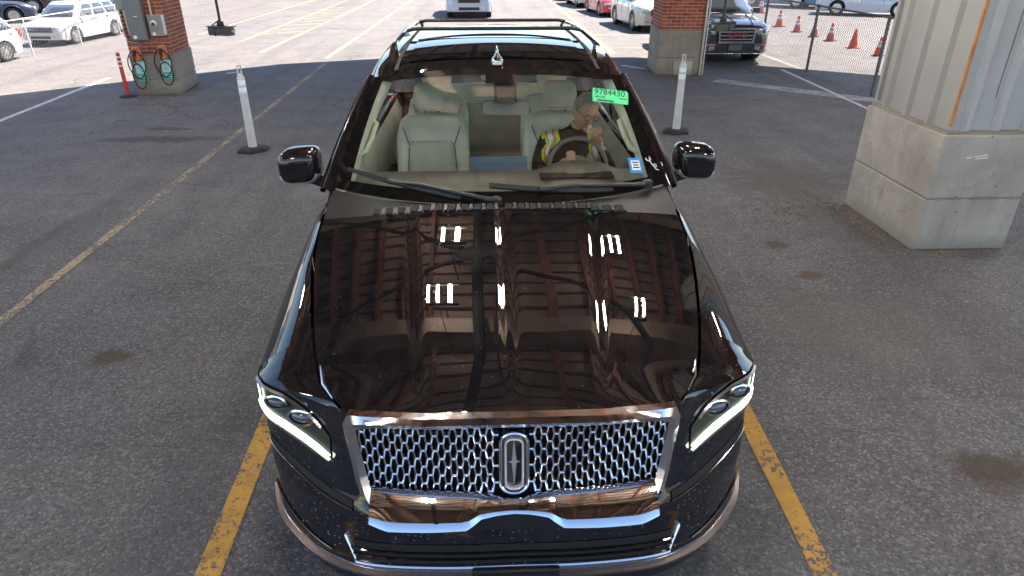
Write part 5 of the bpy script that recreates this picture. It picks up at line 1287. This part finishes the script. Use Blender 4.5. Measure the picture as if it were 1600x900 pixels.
# hand at the chin: palm and five bent fingers curled over the wheel side
def hand(wrist, fwd, up, sgn, curl=1.):
    w = Vector(wrist); f = Vector(fwd).normalized(); s = f.cross(Vector(up)).normalized() * sgn; n = s.cross(f).normalized() * sgn
    if n.dot(Vector(up)) < 0: n = -n
    q = lambda a, b, c: tuple(w + f * a + s * b + n * c)
    pv = [q(-.02, 0, 0), q(.03, 0, .002), q(.075, -.002, .006)]
    a_, b_ = skin_mesh(pv, [(0, 1), (1, 2)], [(.026, .020), (.038, .018), (.040, .016)]); B.add(a_, b_)
    for off, ln_ in ((-.033, .038), (-.011, .044), (.011, .041), (.031, .032)):
        base = (.075, off, .008)
        p1 = (.075 + ln_ * .95, off * 1.03, .006 - .010 * curl); p2 = (.075 + ln_ * 1.25, off * 1.0, -.022 * curl); p3 = (.075 + ln_ * 1.0, off * .97, -.042 * curl)
        a_, b_ = skin_mesh([q(*base), q(*p1), q(*p2), q(*p3)], [(0, 1), (1, 2), (2, 3)], [.0105, .0098, .0090, .0078]); B.add(a_, b_)
    a_, b_ = skin_mesh([q(.015, -.026, -.004), q(.045, -.052, -.012), q(.072, -.056, -.024), q(.090, -.048, -.034)], [(0, 1), (1, 2), (2, 3)], [.014, .012, .0105, .009]); B.add(a_, b_)
hand(C3(.675, 2.595, 1.385), (-.20, -.35, .62), (.15, -1, -.2), 1, 1.0)
hand(C3(.42, 2.495, 1.275), (.30, -.45, .55), (-.3, -.5, .6), -1, 1.0)
me = bpy.data.meshes.new('person'); me.from_pydata(B.v, [], B.f)
tmp = bpy.data.objects.new('person', me); col.objects.link(tmp)
rm = tmp.modifiers.new('remesh', 'REMESH'); rm.mode = 'VOXEL'; rm.voxel_size = .0055; rm.use_smooth_shade = True
sm = tmp.modifiers.new('smooth', 'SMOOTH'); sm.factor = .5; sm.iterations = 2
dg = bpy.context.evaluated_depsgraph_get(); dg.update(); pmesh = bpy.data.meshes.new_from_object(tmp.evaluated_get(dg)); bpy.data.objects.remove(tmp)
pmesh.name = 'person'; pmesh.materials.clear(); pmesh.materials.append(M['shirt']); pmesh.materials.append(M['skin']); pmesh.shade_smooth()
hinv = HM.inverted(); neck = Vector(C3(.55, 2.81, 1.455))
w1, w2 = Vector(C3(.672, 2.59, 1.40)), Vector(C3(.43, 2.48, 1.29))
for p in pmesh.polygons:
    c = p.center; h = hinv @ c
    if (h.length < .15 and c.z > 1.44) or (c - w1).length < .125 and c.y < 2.62 + CW.y and c.z > 1.345 or (c - w2).length < .12 and c.z > 1.25 and c.y < 2.52 + CW.y: p.material_index = 1
person = bpy.data.objects.new('person', pmesh); col.objects.link(person)
tag(person, 'grey haired driver in glasses and high visibility vest, hand raised to the chin', 'person')
# hair: short cap, thin on top, receding at the brow
hr = MB(); rows_ = []
for j in range(16):
    r_ = []
    for i in range(nT):
        th = 2 * PI * i / nT; front = .5 + .5 * math.cos(th)
        ph0 = lerp(-.55, .80, sstep(.42, .80, front)); ph = lerp(ph0, PI / 2 - .02, (j / 15)); p = Vector(head_pt(th, ph)); k = 1.045 + .012 * math.sin(th * 13 + j) * (j < 12); k = lerp(1.0, k, min(1, j / 2))
        r_.append(tuple(p * k))
    rows_.append(r_)
hr.ring(rows_, cap=(False, True)); hr.tf(HM); hr.build('hair', 'hair', person, ang=70)
gl_ = MB()
for sx in (-1, 1):
    gl_.tube([(sx * .031 + .024 * math.cos(a), -.106 + .004 * abs(math.cos(a)), .010 + .018 * math.sin(a)) for a in np.linspace(0, 2 * PI, 21)], .0022, 6, cap=False)
    gl_.tube([(sx * .055, -.102, .014), (sx * .074, -.06, .014), (sx * .080, .012, .012), (sx * .080, .025, .0)], .002, 6)
gl_.tube([(-.008, -.108, .014), (0, -.111, .017), (.008, -.108, .014)], .002, 6); gl_.tf(HM); gl_.build('spectacles', 'spectacles', person)
eb = MB()
for sx in (-1, 1): eb.tube([(sx * .014, -.099, .031), (sx * .030, -.098, .036), (sx * .047, -.085, .031)], [.003, .004, .002], 6)
eb.tf(HM); eb.build('eyebrow', 'hair', person)
# safety vest bands that lie over the shirt
dgp = bpy.context.evaluated_depsgraph_get()
from mathutils.bvhtree import BVHTree
bvh = BVHTree.FromPolygons([v.co for v in pmesh.vertices], [tuple(p.vertices) for p in pmesh.polygons])
def band(name, path, w, mat, off):
    rows_ = []
    P_ = [Vector(p) for p in path]; n = 22
    for k in range(n + 1):
        t = k / n * (len(P_) - 1); i = min(int(t), len(P_) - 2); c = P_[i].lerp(P_[i + 1], t - i); d = (P_[i + 1] - P_[i]).normalized()
        q, nr, _, _ = bvh.find_nearest(c); sd_ = d.cross(nr).normalized(); r_ = []
        for s in (-1, -.5, 0, .5, 1):
            q2, n2, _, _ = bvh.find_nearest(q + sd_ * s * w / 2); r_.append(q2 + n2 * off)
        rows_.append(r_)
    MB().grid(rows_).build(name, mat, person, ang=70)
for sx, xs0, xs1 in ((-1, .36, .40), (1, .70, .66)):
    pa = [C3(xs1 + sx * .0, 2.70, 1.02), C3(xs1, 2.72, 1.22), C3(xs0 + .0, 2.80, 1.42), C3(xs0, 2.95, 1.44), C3(xs0, 3.05, 1.25)]
    band('vest_panel', pa, .12, 'hivis_lime' , .006); band('vest_stripe', pa, .07, 'hivis_orange', .009); band('vest_tape', pa, .035, 'vest_silver', .012)
